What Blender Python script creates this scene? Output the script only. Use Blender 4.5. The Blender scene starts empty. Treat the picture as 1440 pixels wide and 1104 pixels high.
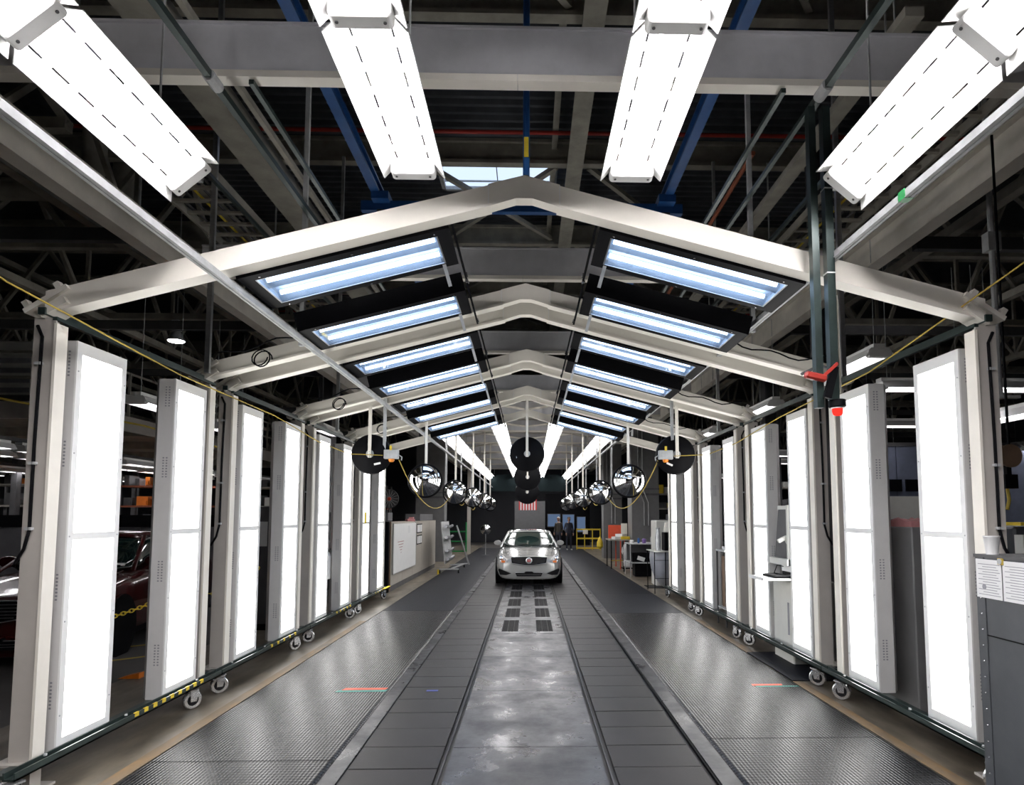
import bpy, bmesh, math, random
from mathutils import Vector, Matrix
random.seed(7)
S = bpy.context.scene
COL = S.collection
PI = math.pi
R = math.radians

# ------------------------------------------------------------------ camera
cam_d = bpy.data.cameras.new('camera')
cam = bpy.data.objects.new('camera', cam_d); COL.objects.link(cam)
cam.location = (0, 0, 1.85)
cam.rotation_euler = (R(94.3), 0, R(-1.4))
cam_d.sensor_width = 36; cam_d.lens = 36 * 900 / 1440
cam_d.shift_x = -0.03198; cam_d.shift_y = 0.07314
cam_d.clip_start = 0.05; cam_d.clip_end = 300
S.camera = cam
# ------------------------------------------------------------------ world, exposure
W = bpy.data.worlds.new('world'); S.world = W; W.use_nodes = True
W.node_tree.nodes['Background'].inputs[0].default_value = (0.55, 0.62, 0.75, 1)
W.node_tree.nodes['Background'].inputs[1].default_value = 0.01
S.view_settings.view_transform = 'Standard'
S.view_settings.look = 'None'
S.view_settings.exposure = 0.5
S.view_settings.gamma = 1.0
S.view_settings.use_curve_mapping = False
cy = S.cycles
cy.max_bounces = 6; cy.diffuse_bounces = 3; cy.glossy_bounces = 4; cy.transmission_bounces = 6
cy.transparent_max_bounces = 6; cy.caustics_reflective = False; cy.caustics_refractive = False
cy.sample_clamp_indirect = 4.0; cy.sample_clamp_direct = 0

# ------------------------------------------------------------------ materials
def new_mat(name):
    m = bpy.data.materials.new(name); m.use_nodes = True
    nt = m.node_tree; nt.nodes.clear()
    out = nt.nodes.new('ShaderNodeOutputMaterial')
    return m, nt, out
def mat(name, c, rough=0.5, metal=0.0, vary=0.12, scale=6.0, bump=0.0, bscale=60.0, spec=0.5, coat=0.0, c2=None, stretch=None):
    m, nt, out = new_mat(name)
    b = nt.nodes.new('ShaderNodeBsdfPrincipled'); nt.links.new(b.outputs[0], out.inputs[0])
    b.inputs['Roughness'].default_value = rough; b.inputs['Metallic'].default_value = metal
    b.inputs['Specular IOR Level'].default_value = spec; b.inputs['Coat Weight'].default_value = coat
    b.inputs['Coat Roughness'].default_value = 0.04
    tc = nt.nodes.new('ShaderNodeTexCoord'); src = tc.outputs['Object']
    if stretch:
        mp = nt.nodes.new('ShaderNodeMapping'); mp.inputs['Scale'].default_value = stretch
        nt.links.new(src, mp.inputs[0]); src = mp.outputs[0]
    n = nt.nodes.new('ShaderNodeTexNoise'); n.inputs['Scale'].default_value = scale; n.inputs['Detail'].default_value = 6
    n.inputs['Roughness'].default_value = 0.6
    nt.links.new(src, n.inputs['Vector'])
    r = nt.nodes.new('ShaderNodeValToRGB'); nt.links.new(n.outputs[0], r.inputs[0])
    r.color_ramp.elements[0].position = 0.3; r.color_ramp.elements[1].position = 0.7
    a = [max(0, v * (1 - vary)) for v in c]; d = c2 or [min(1, v * (1 + vary)) for v in c]
    r.color_ramp.elements[0].color = (*a, 1); r.color_ramp.elements[1].color = (*d, 1)
    nt.links.new(r.outputs[0], b.inputs['Base Color'])
    if bump:
        n2 = nt.nodes.new('ShaderNodeTexNoise'); n2.inputs['Scale'].default_value = bscale
        nt.links.new(src, n2.inputs['Vector'])
        bp = nt.nodes.new('ShaderNodeBump'); bp.inputs['Strength'].default_value = bump; bp.inputs['Distance'].default_value = 0.01
        nt.links.new(n2.outputs[0], bp.inputs['Height']); nt.links.new(bp.outputs[0], b.inputs['Normal'])
    return m
def emi(name, c, s):
    m, nt, out = new_mat(name)
    e = nt.nodes.new('ShaderNodeEmission'); e.inputs[0].default_value = (*c, 1); e.inputs[1].default_value = s
    nt.links.new(e.outputs[0], out.inputs[0]); return m
def glass(name, tint=(0.8, 0.9, 1.0), mixv=0.85):
    m, nt, out = new_mat(name)
    t = nt.nodes.new('ShaderNodeBsdfTransparent'); t.inputs[0].default_value = (*tint, 1)
    g = nt.nodes.new('ShaderNodeBsdfGlossy'); g.inputs[1].default_value = 0.03
    x = nt.nodes.new('ShaderNodeMixShader'); f = nt.nodes.new('ShaderNodeLayerWeight'); f.inputs[0].default_value = 0.12
    nt.links.new(f.outputs[1], x.inputs[0]); nt.links.new(t.outputs[0], x.inputs[1]); nt.links.new(g.outputs[0], x.inputs[2])
    nt.links.new(x.outputs[0], out.inputs[0]); return m
def tread(name, c, rough, pitch, amp):
    """black rubber with long fine ribs cut by cross grooves (diamond-like tread)"""
    m = mat(name, c, rough, 0, 0.25, 3.0, spec=0.11)
    nt = m.node_tree; b = [n for n in nt.nodes if n.type == 'BSDF_PRINCIPLED'][0]
    tc = [n for n in nt.nodes if n.type == 'TEX_COORD'][0]
    sp = nt.nodes.new('ShaderNodeSeparateXYZ'); nt.links.new(tc.outputs['Object'], sp.inputs[0])
    def sine(sock, per):
        a = nt.nodes.new('ShaderNodeMath'); a.operation = 'MULTIPLY'; a.inputs[1].default_value = 2 * PI / per
        nt.links.new(sock, a.inputs[0]); s = nt.nodes.new('ShaderNodeMath'); s.operation = 'SINE'
        nt.links.new(a.outputs[0], s.inputs[0]); return s.outputs[0]
    sx = sine(sp.outputs[0], pitch); sy = sine(sp.outputs[1], pitch * 1.6)
    ad = nt.nodes.new('ShaderNodeMath'); ad.operation = 'MULTIPLY_ADD'; ad.inputs[1].default_value = 0.45
    nt.links.new(sy, ad.inputs[0]); nt.links.new(sx, ad.inputs[2])
    bp = nt.nodes.new('ShaderNodeBump'); bp.inputs['Strength'].default_value = amp; bp.inputs['Distance'].default_value = 0.004
    nt.links.new(ad.outputs[0], bp.inputs['Height']); nt.links.new(bp.outputs[0], b.inputs['Normal'])
    r2 = nt.nodes.new('ShaderNodeMapRange'); r2.inputs[1].default_value = -1.2; r2.inputs[2].default_value = 1.2
    r2.inputs[3].default_value = rough + 0.10; r2.inputs[4].default_value = rough - 0.04
    nt.links.new(ad.outputs[0], r2.inputs[0]); nt.links.new(r2.outputs[0], b.inputs['Roughness'])
    return m
M = {}
M['cream'] = mat('cream_paint', (0.86, 0.82, 0.73), 0.42, 0, 0.05, 3)
M['post'] = mat('grey_beige_paint', (0.47, 0.44, 0.40), 0.45, 0, 0.06, 4)
M['white'] = mat('white_enamel', (0.86, 0.86, 0.84), 0.35, 0, 0.03)
M['frame'] = mat('panel_grey_enamel', (0.66, 0.65, 0.63), 0.38, 0, 0.04)
M['alu'] = mat('brushed_aluminium', (0.55, 0.56, 0.57), 0.32, 0.85, 0.08, 4, stretch=(1, 1, 12))
M['galv'] = mat('galvanised_steel', (0.44, 0.45, 0.45), 0.7, 0.1, 0.18, 9)
M['green'] = mat('dark_green_strut', (0.030, 0.045, 0.042), 0.32, 0.35, 0.3, 5)
M['beam'] = mat('grey_beam_paint', (0.66, 0.66, 0.68), 0.5, 0, 0.12, 2.5)
M['wbeam'] = mat('warm_grey_beam_paint', (0.74, 0.70, 0.62), 0.5, 0, 0.12, 2.5)
M['tan'] = mat('old_beige_steel', (0.30, 0.285, 0.24), 0.6, 0, 0.25, 3)
M['dark'] = mat('dark_steel', (0.07, 0.07, 0.072), 0.6, 0, 0.3, 2)
M['black'] = mat('black_enamel', (0.004, 0.004, 0.005), 0.5, 0, 0.2, spec=0.08)
M['rubber'] = mat('black_rubber', (0.008, 0.008, 0.009), 0.7, 0, 0.2, spec=0.15)
M['deck'] = mat('roof_deck', (0.075, 0.08, 0.09), 0.45, 0.1, 0.3, 1.5)
M['blue'] = mat('blue_paint', (0.02, 0.09, 0.28), 0.4, 0, 0.15)
M['red'] = mat('red_paint', (0.35, 0.03, 0.02), 0.4, 0, 0.15)
M['orange'] = mat('orange_paint', (0.75, 0.2, 0.02), 0.45)
M['rust'] = mat('rusty_paint', (0.25, 0.07, 0.03), 0.6)
M['gcol'] = mat('column_cladding', (0.14, 0.14, 0.14), 0.55, 0, 0.08)
M['plum'] = mat('purple_plastic', (0.2, 0.12, 0.35), 0.4)
M['plasticbag'] = mat('grey_bag', (0.30, 0.31, 0.35), 0.4, 0, 0.1, 5, 0.3, 12)
M['teal_dark'] = mat('dark_teal_header', (0.005, 0.009, 0.010), 0.8, spec=0.1)
M['bin1'] = mat('grey_bins', (0.12, 0.12, 0.13), 0.5)
M['yellow'] = mat('yellow_paint', (0.75, 0.55, 0.04), 0.5, 0, 0.15)
M['rope'] = mat('yellow_rope', (0.45, 0.33, 0.05), 0.7)
M['mat_tread'] = tread('ribbed_rubber_mat', (0.008, 0.0082, 0.0095), 0.25, 0.028, 0.24)
M['mat_plain'] = mat('smooth_rubber_mat', (0.011, 0.012, 0.016), 0.5, 0, 0.15, 3, 0.2, 90, spec=0.08)
M['slat'] = mat('conveyor_plate', (0.024, 0.0225, 0.0225), 0.45, 0.05, 0.25, 2.2, 0.15, 120, spec=0.15)
M['concrete'] = mat('stained_concrete', (0.20, 0.165, 0.115), 0.5, 0, 0.5, 1.3, 0.1, 40)
M['hallfloor'] = mat('dark_hall_concrete', (0.07, 0.066, 0.062), 0.6, 0, 0.3, 0.8)
M['gwall'] = mat('grey_partition', (0.09, 0.09, 0.094), 0.6, 0, 0.1)
M['dwall'] = mat('dark_wall', (0.03, 0.031, 0.036), 0.8, 0, 0.2, 0.5)
M['chrome'] = mat('mirror_chrome', (0.85, 0.86, 0.88), 0.03, 1.0, 0.0)
M['zinc'] = mat('zinc_caster', (0.62, 0.62, 0.62), 0.25, 0.8, 0.1)
M['paint_silver'] = mat('silver_car_paint', (0.42, 0.42, 0.41), 0.22, 0.35, 0.02, coat=1.0)
M['paint_red'] = mat('dark_red_car_paint', (0.05, 0.003, 0.003), 0.25, 0.1, 0.02, coat=1.0)
M['carglass'] = mat('dark_green_car_glass', (0.008, 0.02, 0.018), 0.03, 0, 0.0, spec=0.8, coat=1.0)
M['lens'] = mat('headlight_lens', (0.75, 0.76, 0.78), 0.10, 0.5, 0.35, 30)
M['amber'] = mat('amber_lens', (0.65, 0.18, 0.05), 0.15)
M['redlens'] = emi('red_beacon_lens', (1.0, 0.03, 0.02), 1.2)
M['orlens'] = mat('orange_beacon_lens', (0.9, 0.28, 0.03), 0.2)
M['paper'] = mat('paper', (0.75, 0.75, 0.74), 0.7, 0, 0.03)
M['ink'] = mat('grey_ink', (0.28, 0.28, 0.3), 0.8, 0, 0.1)
M['skin'] = mat('skin', (0.35, 0.2, 0.14), 0.5)
M['cloth'] = mat('dark_navy_cloth', (0.015, 0.018, 0.03), 0.85)
M['hair'] = mat('dark_hair', (0.02, 0.015, 0.01), 0.7)
M['beige'] = mat('beige_cabinet', (0.40, 0.37, 0.32), 0.45, 0, 0.05)
M['cab'] = mat('charcoal_cabinet', (0.048, 0.052, 0.058), 0.45, 0, 0.15, 5)
M['plastic'] = mat('off_white_plastic', (0.62, 0.62, 0.58), 0.4, 0, 0.04)
M['film'] = mat('clear_film', (0.45, 0.46, 0.48), 0.15, 0.3, 0.3, 8, 0.6, 14)
M['pink'] = mat('faded_pink_cloth', (0.45, 0.2, 0.2), 0.9, 0, 0.15, 8)
M['brown'] = mat('brown_board', (0.17, 0.11, 0.07), 0.6)
M['greenb'] = mat('green_marking', (0.01, 0.25, 0.06), 0.5)
M['flagred'] = mat('flag_red', (0.45, 0.03, 0.03), 0.8)
M['teal'] = mat('teal_tape', (0.03, 0.25, 0.2), 0.5)
M['redtape'] = mat('red_tape', (0.65, 0.08, 0.03), 0.5)
M['bluetape'] = mat('blue_tape', (0.06, 0.08, 0.3), 0.6)
M['blueg'] = mat('blue_grey_office_wall', (0.13, 0.15, 0.21), 0.6)
M['clearlens'] = glass('clear_lens')
M['diff'] = emi('panel_diffuser', (1.0, 0.985, 0.97), 6.3)
M['refl'] = mat('satin_reflector', (0.72, 0.76, 0.82), 0.5, 0.2, 0.03)
M['tube'] = emi('fluorescent_tube', (1.0, 0.97, 1.0), 45.0)
M['tube_far'] = emi('fluorescent_tube_far', (1.0, 0.98, 1.0), 20.0)
M['tube_hood'] = emi('cool_fluorescent_tube', (0.80, 0.86, 1.0), 7)
M['hall_tube'] = emi('hall_tube', (1.0, 0.96, 1.0), 11.0)
M['skyl'] = emi('skylight_glow', (0.62, 0.75, 1.0), 0.9)
M['bluewin'] = emi('lit_blue_window', (0.3, 0.45, 0.75), 0.22)

def worn_plate():
    m = mat('worn_steel_plate', (0.030, 0.030, 0.033), 0.33, 0.15, 0.15, 1.8, spec=0.3)
    nt = m.node_tree; b = [n for n in nt.nodes if n.type == 'BSDF_PRINCIPLED'][0]
    tc = [n for n in nt.nodes if n.type == 'TEX_COORD'][0]
    n = nt.nodes.new('ShaderNodeTexNoise'); n.inputs['Scale'].default_value = 1.6; n.inputs['Detail'].default_value = 10; n.inputs['Roughness'].default_value = 0.7
    nt.links.new(tc.outputs['Object'], n.inputs['Vector'])
    mr = nt.nodes.new('ShaderNodeMapRange'); mr.inputs[1].default_value = 0.35; mr.inputs[2].default_value = 0.65
    mr.inputs[3].default_value = 0.2; mr.inputs[4].default_value = 0.5
    nt.links.new(n.outputs[0], mr.inputs[0]); nt.links.new(mr.outputs[0], b.inputs['Roughness'])
    bp = nt.nodes.new('ShaderNodeBump'); bp.inputs['Strength'].default_value = 0.1; bp.inputs['Distance'].default_value = 0.02
    nt.links.new(n.outputs[0], bp.inputs['Height']); nt.links.new(bp.outputs[0], b.inputs['Normal'])
    return m
M['plate'] = worn_plate()

# ------------------------------------------------------------------ mesh helper
class MB:
    def __init__(s): s.v = []; s.f = []
    def add(s, vs, fs):
        k = len(s.v); s.v += [tuple(v) for v in vs]; s.f += [tuple(i + k for i in f) for f in fs]; return s
    def box(s, c, d, rot=None):
        """centre, size, optional rotation matrix"""
        x, y, z = d[0] / 2, d[1] / 2, d[2] / 2
        vs = [Vector(p) for p in ((-x,-y,-z),(x,-y,-z),(x,y,-z),(-x,y,-z),(-x,-y,z),(x,-y,z),(x,y,z),(-x,y,z))]
        if rot is not None: vs = [rot @ v for v in vs]
        c = Vector(c)
        return s.add([v + c for v in vs], [(0,3,2,1),(4,5,6,7),(0,1,5,4),(1,2,6,5),(2,3,7,6),(3,0,4,7)])
    def b2(s, a, b):
        """box from two corners"""
        return s.box([(a[i] + b[i]) / 2 for i in range(3)], [abs(b[i] - a[i]) for i in range(3)])
    def beam(s, p, q, w, h, up=(0, 0, 1)):
        p = Vector(p); q = Vector(q); d = (q - p).normalized(); up = Vector(up)
        if abs(d.dot(up)) > 0.98: up = Vector((0, 1, 0))
        x = d.cross(up).normalized(); u = x.cross(d).normalized()
        vs = []
        for e in (p, q):
            for a, b in ((-1,-1),(1,-1),(1,1),(-1,1)): vs.append(e + x * a * w / 2 + u * b * h / 2)
        return s.add(vs, [(0,1,2,3),(7,6,5,4),(0,4,5,1),(1,5,6,2),(2,6,7,3),(3,7,4,0)])
    def tube(s, pts, r, n=8, cap=True):
        pts = [Vector(p) for p in pts]; N = len(pts); prev = None; vs = []
        for i, p in enumerate(pts):
            d = (pts[min(i + 1, N - 1)] - pts[max(i - 1, 0)]).normalized()
            if prev is None:
                a = d.cross(Vector((0, 0, 1)))
                if a.length < 0.05: a = d.cross(Vector((0, 1, 0)))
                a.normalize()
            else:
                a = (prev - d * prev.dot(d)).normalized()
            prev = a; b = d.cross(a)
            for k in range(n):
                t = 2 * PI * k / n; vs.append(p + a * r * math.cos(t) + b * r * math.sin(t))
        fs = []
        for i in range(N - 1):
            for k in range(n):
                k2 = (k + 1) % n; fs.append((i*n+k, i*n+k2, (i+1)*n+k2, (i+1)*n+k))
        if cap: fs += [tuple(range(n))[::-1], tuple((N-1)*n + k for k in range(n))]
        return s.add(vs, fs)
    def lathe(s, prof, n=24, axis='z', c=(0, 0, 0)):
        vs = []; c = Vector(c)
        for r, h in prof:
            for k in range(n):
                t = 2 * PI * k / n; a, b = r * math.cos(t), r * math.sin(t)
                p = (a, b, h) if axis == 'z' else (a, -h, b) if axis == 'y' else (h, a, b)
                vs.append(c + Vector(p))
        fs = []
        for i in range(len(prof) - 1):
            for k in range(n):
                k2 = (k + 1) % n; fs.append((i*n+k, i*n+k2, (i+1)*n+k2, (i+1)*n+k))
        fs += [tuple(range(n))[::-1], tuple((len(prof)-1)*n + k for k in range(n))]
        return s.add(vs, fs)
    def prism(s, poly, a, b, axis='y'):
        """polygon of 2D points, extruded from a to b along axis"""
        n = len(poly)
        def P(u, v, t): return (u, t, v) if axis == 'y' else (t, u, v) if axis == 'x' else (u, v, t)
        vs = [P(u, v, a) for u, v in poly] + [P(u, v, b) for u, v in poly]
        fs = [tuple(range(n)), tuple(range(2*n-1, n-1, -1))]
        for i in range(n): j = (i + 1) % n; fs.append((i, i + n, j + n, j))
        return s.add(vs, fs)
    def mesh(s, name, m, smooth=False):
        me = bpy.data.meshes.new(name); me.from_pydata(s.v, [], s.f); me.update()
        bm = bmesh.new(); bm.from_mesh(me); bmesh.ops.recalc_face_normals(bm, faces=bm.faces); bm.to_mesh(me); bm.free()
        if m is not None: me.materials.append(m)
        if smooth:
            me.polygons.foreach_set('use_smooth', [True] * len(me.polygons))
        return me
def obj(name, mb, m, parent=None, loc=None, smooth=False, rot=None, bev=0):
    me = mb.mesh(name, m, smooth) if isinstance(mb, MB) else mb
    o = bpy.data.objects.new(name, me); COL.objects.link(o)
    if parent: o.parent = parent
    if loc: o.location = loc
    if rot: o.rotation_euler = rot
    if smooth and isinstance(mb, MB):
        md = o.modifiers.new('e', 'EDGE_SPLIT'); md.split_angle = R(40)
    if bev:
        md = o.modifiers.new('b', 'BEVEL'); md.width = bev; md.segments = 1; md.limit_method = 'ANGLE'
    return o
def tag(o, label, cat, group=None, kind=None):
    if label: o['label'] = label
    if cat: o['category'] = cat
    if group: o['group'] = group
    if kind: o['kind'] = kind
    return o
def thing(name, label, cat, loc=(0, 0, 0), rz=0, group=None):
    o = bpy.data.objects.new(name, None); COL.objects.link(o); o.empty_display_size = 0.1
    o.location = loc; o.rotation_euler = (0, 0, rz)
    return tag(o, label, cat, group)
def single(name, mb, m, label, cat, group=None, loc=None, rot=None, smooth=False, bev=0):
    return tag(obj(name, mb, m, None, loc, smooth, rot, bev), label, cat, group)
def struct(name, mb, m, parent=None, loc=None, label=None):
    o = obj(name, mb, m, parent, loc)
    if parent is None: o['kind'] = 'structure'
    if label: o['label'] = label
    return o
KIDS = {}
def copy_tree(o, parent=None):
    c = o.copy(); COL.objects.link(c); c.parent = parent
    for ch in list(o.children): copy_tree(ch, c)
    return c
def dup(root, loc, rz=None, label=None, group=None):
    c = copy_tree(root); c.location = loc
    if rz is not None: c.rotation_euler = (0, 0, rz)
    if label: c['label'] = label
    if group: c['group'] = group
    return c
ORD = ['nearest', 'second', 'third', 'fourth', 'fifth', 'sixth', 'seventh', 'eighth', 'ninth', 'tenth', 'eleventh', 'twelfth', 'thirteenth', 'fourteenth', 'fifteenth', 'sixteenth', 'seventeenth', 'eighteenth', 'nineteenth', 'twentieth']
SIDE = {-1: 'left', 1: 'right'}
CX = -0.04      # centre line of the light tunnel

# ================================================================== SETTING
# floor: hall concrete with the lit concrete margins, lane plates, mats
fl = struct('floor', MB().b2((-22, -6, -0.12), (22, 46, -0.04)), M['hallfloor'])
struct('concrete_apron', MB().b2((-4.6, -2, -0.04), (-2.86, 40, 0.0)), M['concrete'], fl)
struct('concrete_apron', MB().b2((2.95, -2, -0.04), (4.6, 40, 0.0)), M['concrete'], fl)
struct('hall_slab', MB().b2((-22, -6, -0.04), (-4.6, 46, 0.0)), M['hallfloor'], fl)
struct('hall_slab', MB().b2((4.6, -6, -0.04), (22, 46, 0.0)), M['hallfloor'], fl)
# conveyor lanes: plates on both sides, 0.45 m pitch
pm = MB().b2((-0.325, 0.006, -0.03), (0.325, 0.444, 0.0)).mesh('lane_plate', M['slat'])
y = 0.36
while y < 37:
    for x in (-0.995, 0.955):
        o = obj('lane_plate', pm, None, fl, (x, y, random.uniform(-0.0015, 0.0015)))
    y += 0.45
# centre plates
for i in range(7):
    y0 = 0.33 + 1.65 * i
    if y0 + 1.65 > 10.3: break
    struct('centre_plate', MB().b2((-0.60, y0 + 0.004, -0.03), (0.555, y0 + 1.646, 0.002)), M['plate'], fl)
y1 = 10.24
# vented plates: each has two rectangular openings with slatted grates
gs = []
y = y1
for i in range(7):
    ya, yb = y + 0.004, y + 1.446
    g0, g1 = y + 0.16, y + 1.27
    mb = MB()
    for xa, xb in ((-0.60, -0.44), (-0.17, 0.12), (0.39, 0.555)): mb.b2((xa, ya, -0.03), (xb, yb, 0.002))
    for xa, xb in ((-0.44, -0.17), (0.12, 0.39)):
        mb.b2((xa, ya, -0.03), (xb, g0, 0.002)); mb.b2((xa, g1, -0.03), (xb, yb, 0.002))
    struct('vented_plate', mb, M['plate'], fl)
    for xa in (-0.44, 0.12):
        g = MB()
        for k in range(30):
            yy = g0 + (g1 - g0) * (k + 0.5) / 30; g.b2((xa, yy - 0.008, -0.02), (xa + 0.27, yy + 0.008, -0.004))
        for t in (0.0, 0.09, 0.19, 0.262): g.b2((xa + t, g0, -0.02), (xa + t + 0.009, g1, 0.0))
        struct('floor_grate', g, M['black'], fl)
    y += 1.45
struct('centre_plate', MB().b2((-0.60, y, -0.03), (0.555, 37, 0.002)), M['plate'], fl)
# guide rails in the two gaps either side of the centre plates, and outer strips
for x0, x1 in ((-0.645, -0.625), (0.585, 0.60)):
    struct('guide_rail', MB().b2((x0 + 0.004, -1, -0.03), (x0 + 0.010, 37, -0.002)), M['dark'], fl)
for x0, x1 in ((-1.46, -1.335), (1.335, 1.475)):
    y = -0.4
    while y < 37:
        struct('border_strip', MB().b2((x0, y + 0.003, -0.03), (x1, min(37, y + 2.437), 0.003)), M['plate'], fl); y += 2.44
for x in (-1.328, 1.325):
    struct('edge_channel', MB().b2((x - 0.006, -1, -0.03), (x + 0.006, 37, -0.006)), M['black'], fl)

# dirty rust-coloured margin where the mats meet the concrete
M['dirt'] = mat('rust_dirt_on_concrete', (0.22, 0.13, 0.045), 0.6, 0, 0.1, 5, c2=(0.07, 0.055, 0.04), stretch=(1.6, 0.5, 1))
M['concrete'] = mat('stained_concrete', (0.07, 0.055, 0.038), 0.45, 0, 0.2, 1.8, 0.1, 40, c2=(0.20, 0.17, 0.125), stretch=(2.2, 0.7, 1))
for x0, x1 in ((-2.97, -2.86), (2.95, 3.06)):
    struct('dirty_margin', MB().b2((x0, -1, 0.0), (x1, 11.5, 0.0015)), M['dirt'], fl)
for o in fl.children:
    if o.name.startswith('concrete_apron'): o.data.materials[0] = M['concrete']
# walls and roof of the factory hall
struct('wall_left', MB().b2((-22.2, -6, 0), (-22, 46, 9.4)), M['dwall'])
struct('wall_right', MB().b2((22, -6, 0), (22.2, 46, 9.4)), M['dwall'])
struct('wall_back', MB().b2((-22, 46, 0), (22, 46.2, 9.4)), M['dwall'])
struct('wall_front', MB().b2((-22, -6.2, 0), (22, -6, 9.4)), M['dwall'])
cl = struct('ceiling', MB().b2((-22, -6, 9.05), (22, 46, 9.2)), M['deck'])
rb = MB()
yy = 4.0
while yy < 45.5:
    rb.prism([(yy, 9.05), (yy + 0.03, 8.97), (yy + 0.10, 8.97), (yy + 0.13, 9.05)], -9, 9, 'x'); yy += 0.22
rib = obj('deck_rib', rb, M['deck'], cl); rib['kind'] = 'stuff'

# roof structure: purlins across, ridge girder along, braces (all part of the building shell)
def trim(i, mb, m, label=None):
    o = struct('trim_%d' % i, mb, m); return o
n = 1
for k, y in enumerate((4.3, 7.75, 11.2, 14.65, 18.1, 21.55, 25, 28.5)):
    mb = MB().b2((-22, y - 0.08, 8.2), (22, y + 0.08, 8.26)).b2((-22, y - 0.015, 8.26), (22, y + 0.015, 8.6)).b2((-22, y - 0.08, 8.6), (22, y + 0.08, 8.66))
    trim(n, mb, M['tan']); n += 1
mb = MB().b2((0.66, -2, 8.0), (0.94, 40, 8.05)).b2((0.78, -2, 8.05), (0.82, 40, 8.6)); trim(n, mb, M['tan']); n += 1
mb = MB().b2((0.40, 2, 8.5), (0.50, 40, 8.58)); trim(n, mb, M['tan']); n += 1
for y in (4.3, 11.2, 14.65, 18.1):
    for (xa, ya, xb, yb) in ((-1.9, y + 0.3, 0.5, y + 3.4), (0.5, y + 0.3, -1.9, y + 3.4), (1.1, y + 0.3, 3.6, y + 3.4)):
        trim(n, MB().beam((xa, ya, 8.35), (xb, yb, 8.35), 0.09, 0.09), M['tan']); n += 1
# trusses in the side halls
def truss_along(x, z0, z1, y0, y1, m, nb):
    mb = MB(); mb.beam((x, y0, z0), (x, y1, z0), 0.14, 0.12).beam((x, y0, z1), (x, y1, z1), 0.14, 0.12)
    st = (y1 - y0) / nb
    for k in range(nb):
        a = y0 + k * st
        mb.beam((x, a, z0), (x, a + st / 2, z1), 0.07, 0.07); mb.beam((x, a + st / 2, z1), (x, a + st, z0), 0.07, 0.07)
        mb.beam((x, a, z0), (x, a, z1), 0.06, 0.06)
    return mb
def truss_across(y, z0, z1, x0, x1, m, nb):
    mb = MB(); mb.beam((x0, y, z0), (x1, y, z0), 0.12, 0.12).beam((x0, y, z1), (x1, y, z1), 0.12, 0.12)
    st = (x1 - x0) / nb
    for k in range(nb):
        a = x0 + k * st
        mb.beam((a, y, z0), (a + st / 2, y, z1), 0.07, 0.07); mb.beam((a + st / 2, y, z1), (a + st, y, z0), 0.07, 0.07)
    return mb
for s in (-1, 1):
    for x in (5.6, 8.2, 11.5, 15):
        trim(n, truss_along(s * x, 5.6, 7.4, 0.5, 40, None, 14), M['tan']); n += 1
    for y in (6.5, 9.5, 13.0, 17.5, 23, 30):
        a, b = (-21, -4.8) if s < 0 else (4.8, 21)
        trim(n, truss_across(y, 5.9, 7.3, a, b, None, 8), M['tan']); n += 1
    for y in (4.0, 7.8, 11.6, 15.5, 21, 27):
        a, b = (-21, -4.9) if s < 0 else (4.9, 21)
        trim(n, MB().beam((a, y, 5.3), (b, y, 5.3), 0.10, 0.16), M['dark']); n += 1
    # corrugated wall panels high in the side halls
# skylight between two purlins
sk = struct('window_1', MB().b2((-1.78, 12.2, 8.86), (0.48, 13.2, 8.9)), M['skyl'])
for (a, b) in (((-1.86, 12.12, 8.78), (-1.78, 13.28, 8.92)), ((0.48, 12.12, 8.78), (0.56, 13.28, 8.92)), ((-1.86, 12.12, 8.78), (0.56, 12.2, 8.92)), ((-1.86, 13.2, 8.78), (0.56, 13.28, 8.92)), ((-0.68, 12.2, 8.84), (-0.66, 13.2, 8.86)), ((-1.78, 12.95, 8.83), (0.48, 12.98, 8.86))):
    struct('window_frame', MB().b2(a, b), M['galv'], sk)

# pipes under the roof
for k, (y, z) in enumerate(((6.9, 8.3), (10.6, 8.45), (16.0, 8.45), (20.5, 8.45))):
    single('sprinkler_pipe', MB().tube([(-9, y, z), (9, y, z)], 0.035, 8), M['red'], 'red sprinkler pipe crossing under the roof deck, %s from the camera' % ORD[k], 'pipe', 'red sprinkler pipes under the roof')
# blue crane rails
for s, x in ((-1, -2.17), (1, 1.98)):
    single('crane_rail', MB().b2((x - 0.06, 1, 6.38), (x + 0.06, 24, 6.41)).b2((x - 0.015, 1, 6.41), (x + 0.015, 24, 6.52)).b2((x - 0.06, 1, 6.52), (x + 0.06, 24, 6.55)), M['blue'],
           'blue overhead crane rail running away above the %s inner lights' % SIDE[s], 'crane rail', 'blue crane rails')
t = thing('crane_bridge', 'blue cross bridge hanging between the two blue crane rails', 'crane', (-0.1, 8.9, 6.3))
obj('bridge_beam', MB().b2((-2.3, -0.05, -0.12), (2.3, 0.05, 0.02)), M['blue'], t)
for x in (-2.0, 2.05):
    obj('end_truck', MB().b2((x - 0.12, -0.2, -0.02), (x + 0.12, 0.2, 0.09)), M['blue'], t)
    obj('hanger_clamp', MB().b2((x - 0.06, -0.08, -0.3), (x + 0.06, 0.08, -0.12)), M['dark'], t)
t = thing('hoist_pole', 'blue vertical hoist pole with yellow label above the nearest ridge', 'pole', (-0.03, 5.4, 4.55))
obj('pole_tube', MB().tube([(0, 0, 0.02), (0, 0, 3.9)], 0.03, 10), M['blue'], t, smooth=True)
obj('lower_coupling', MB().lathe([(0.03, 0.03), (0.045, 0.06), (0.045, 0.22), (0.03, 0.26)], 12), M['dark'], t)
obj('warning_label', MB().b2((-0.02, -0.036, 0.42), (0.02, -0.03, 0.60)), M['yellow'], t)

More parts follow.
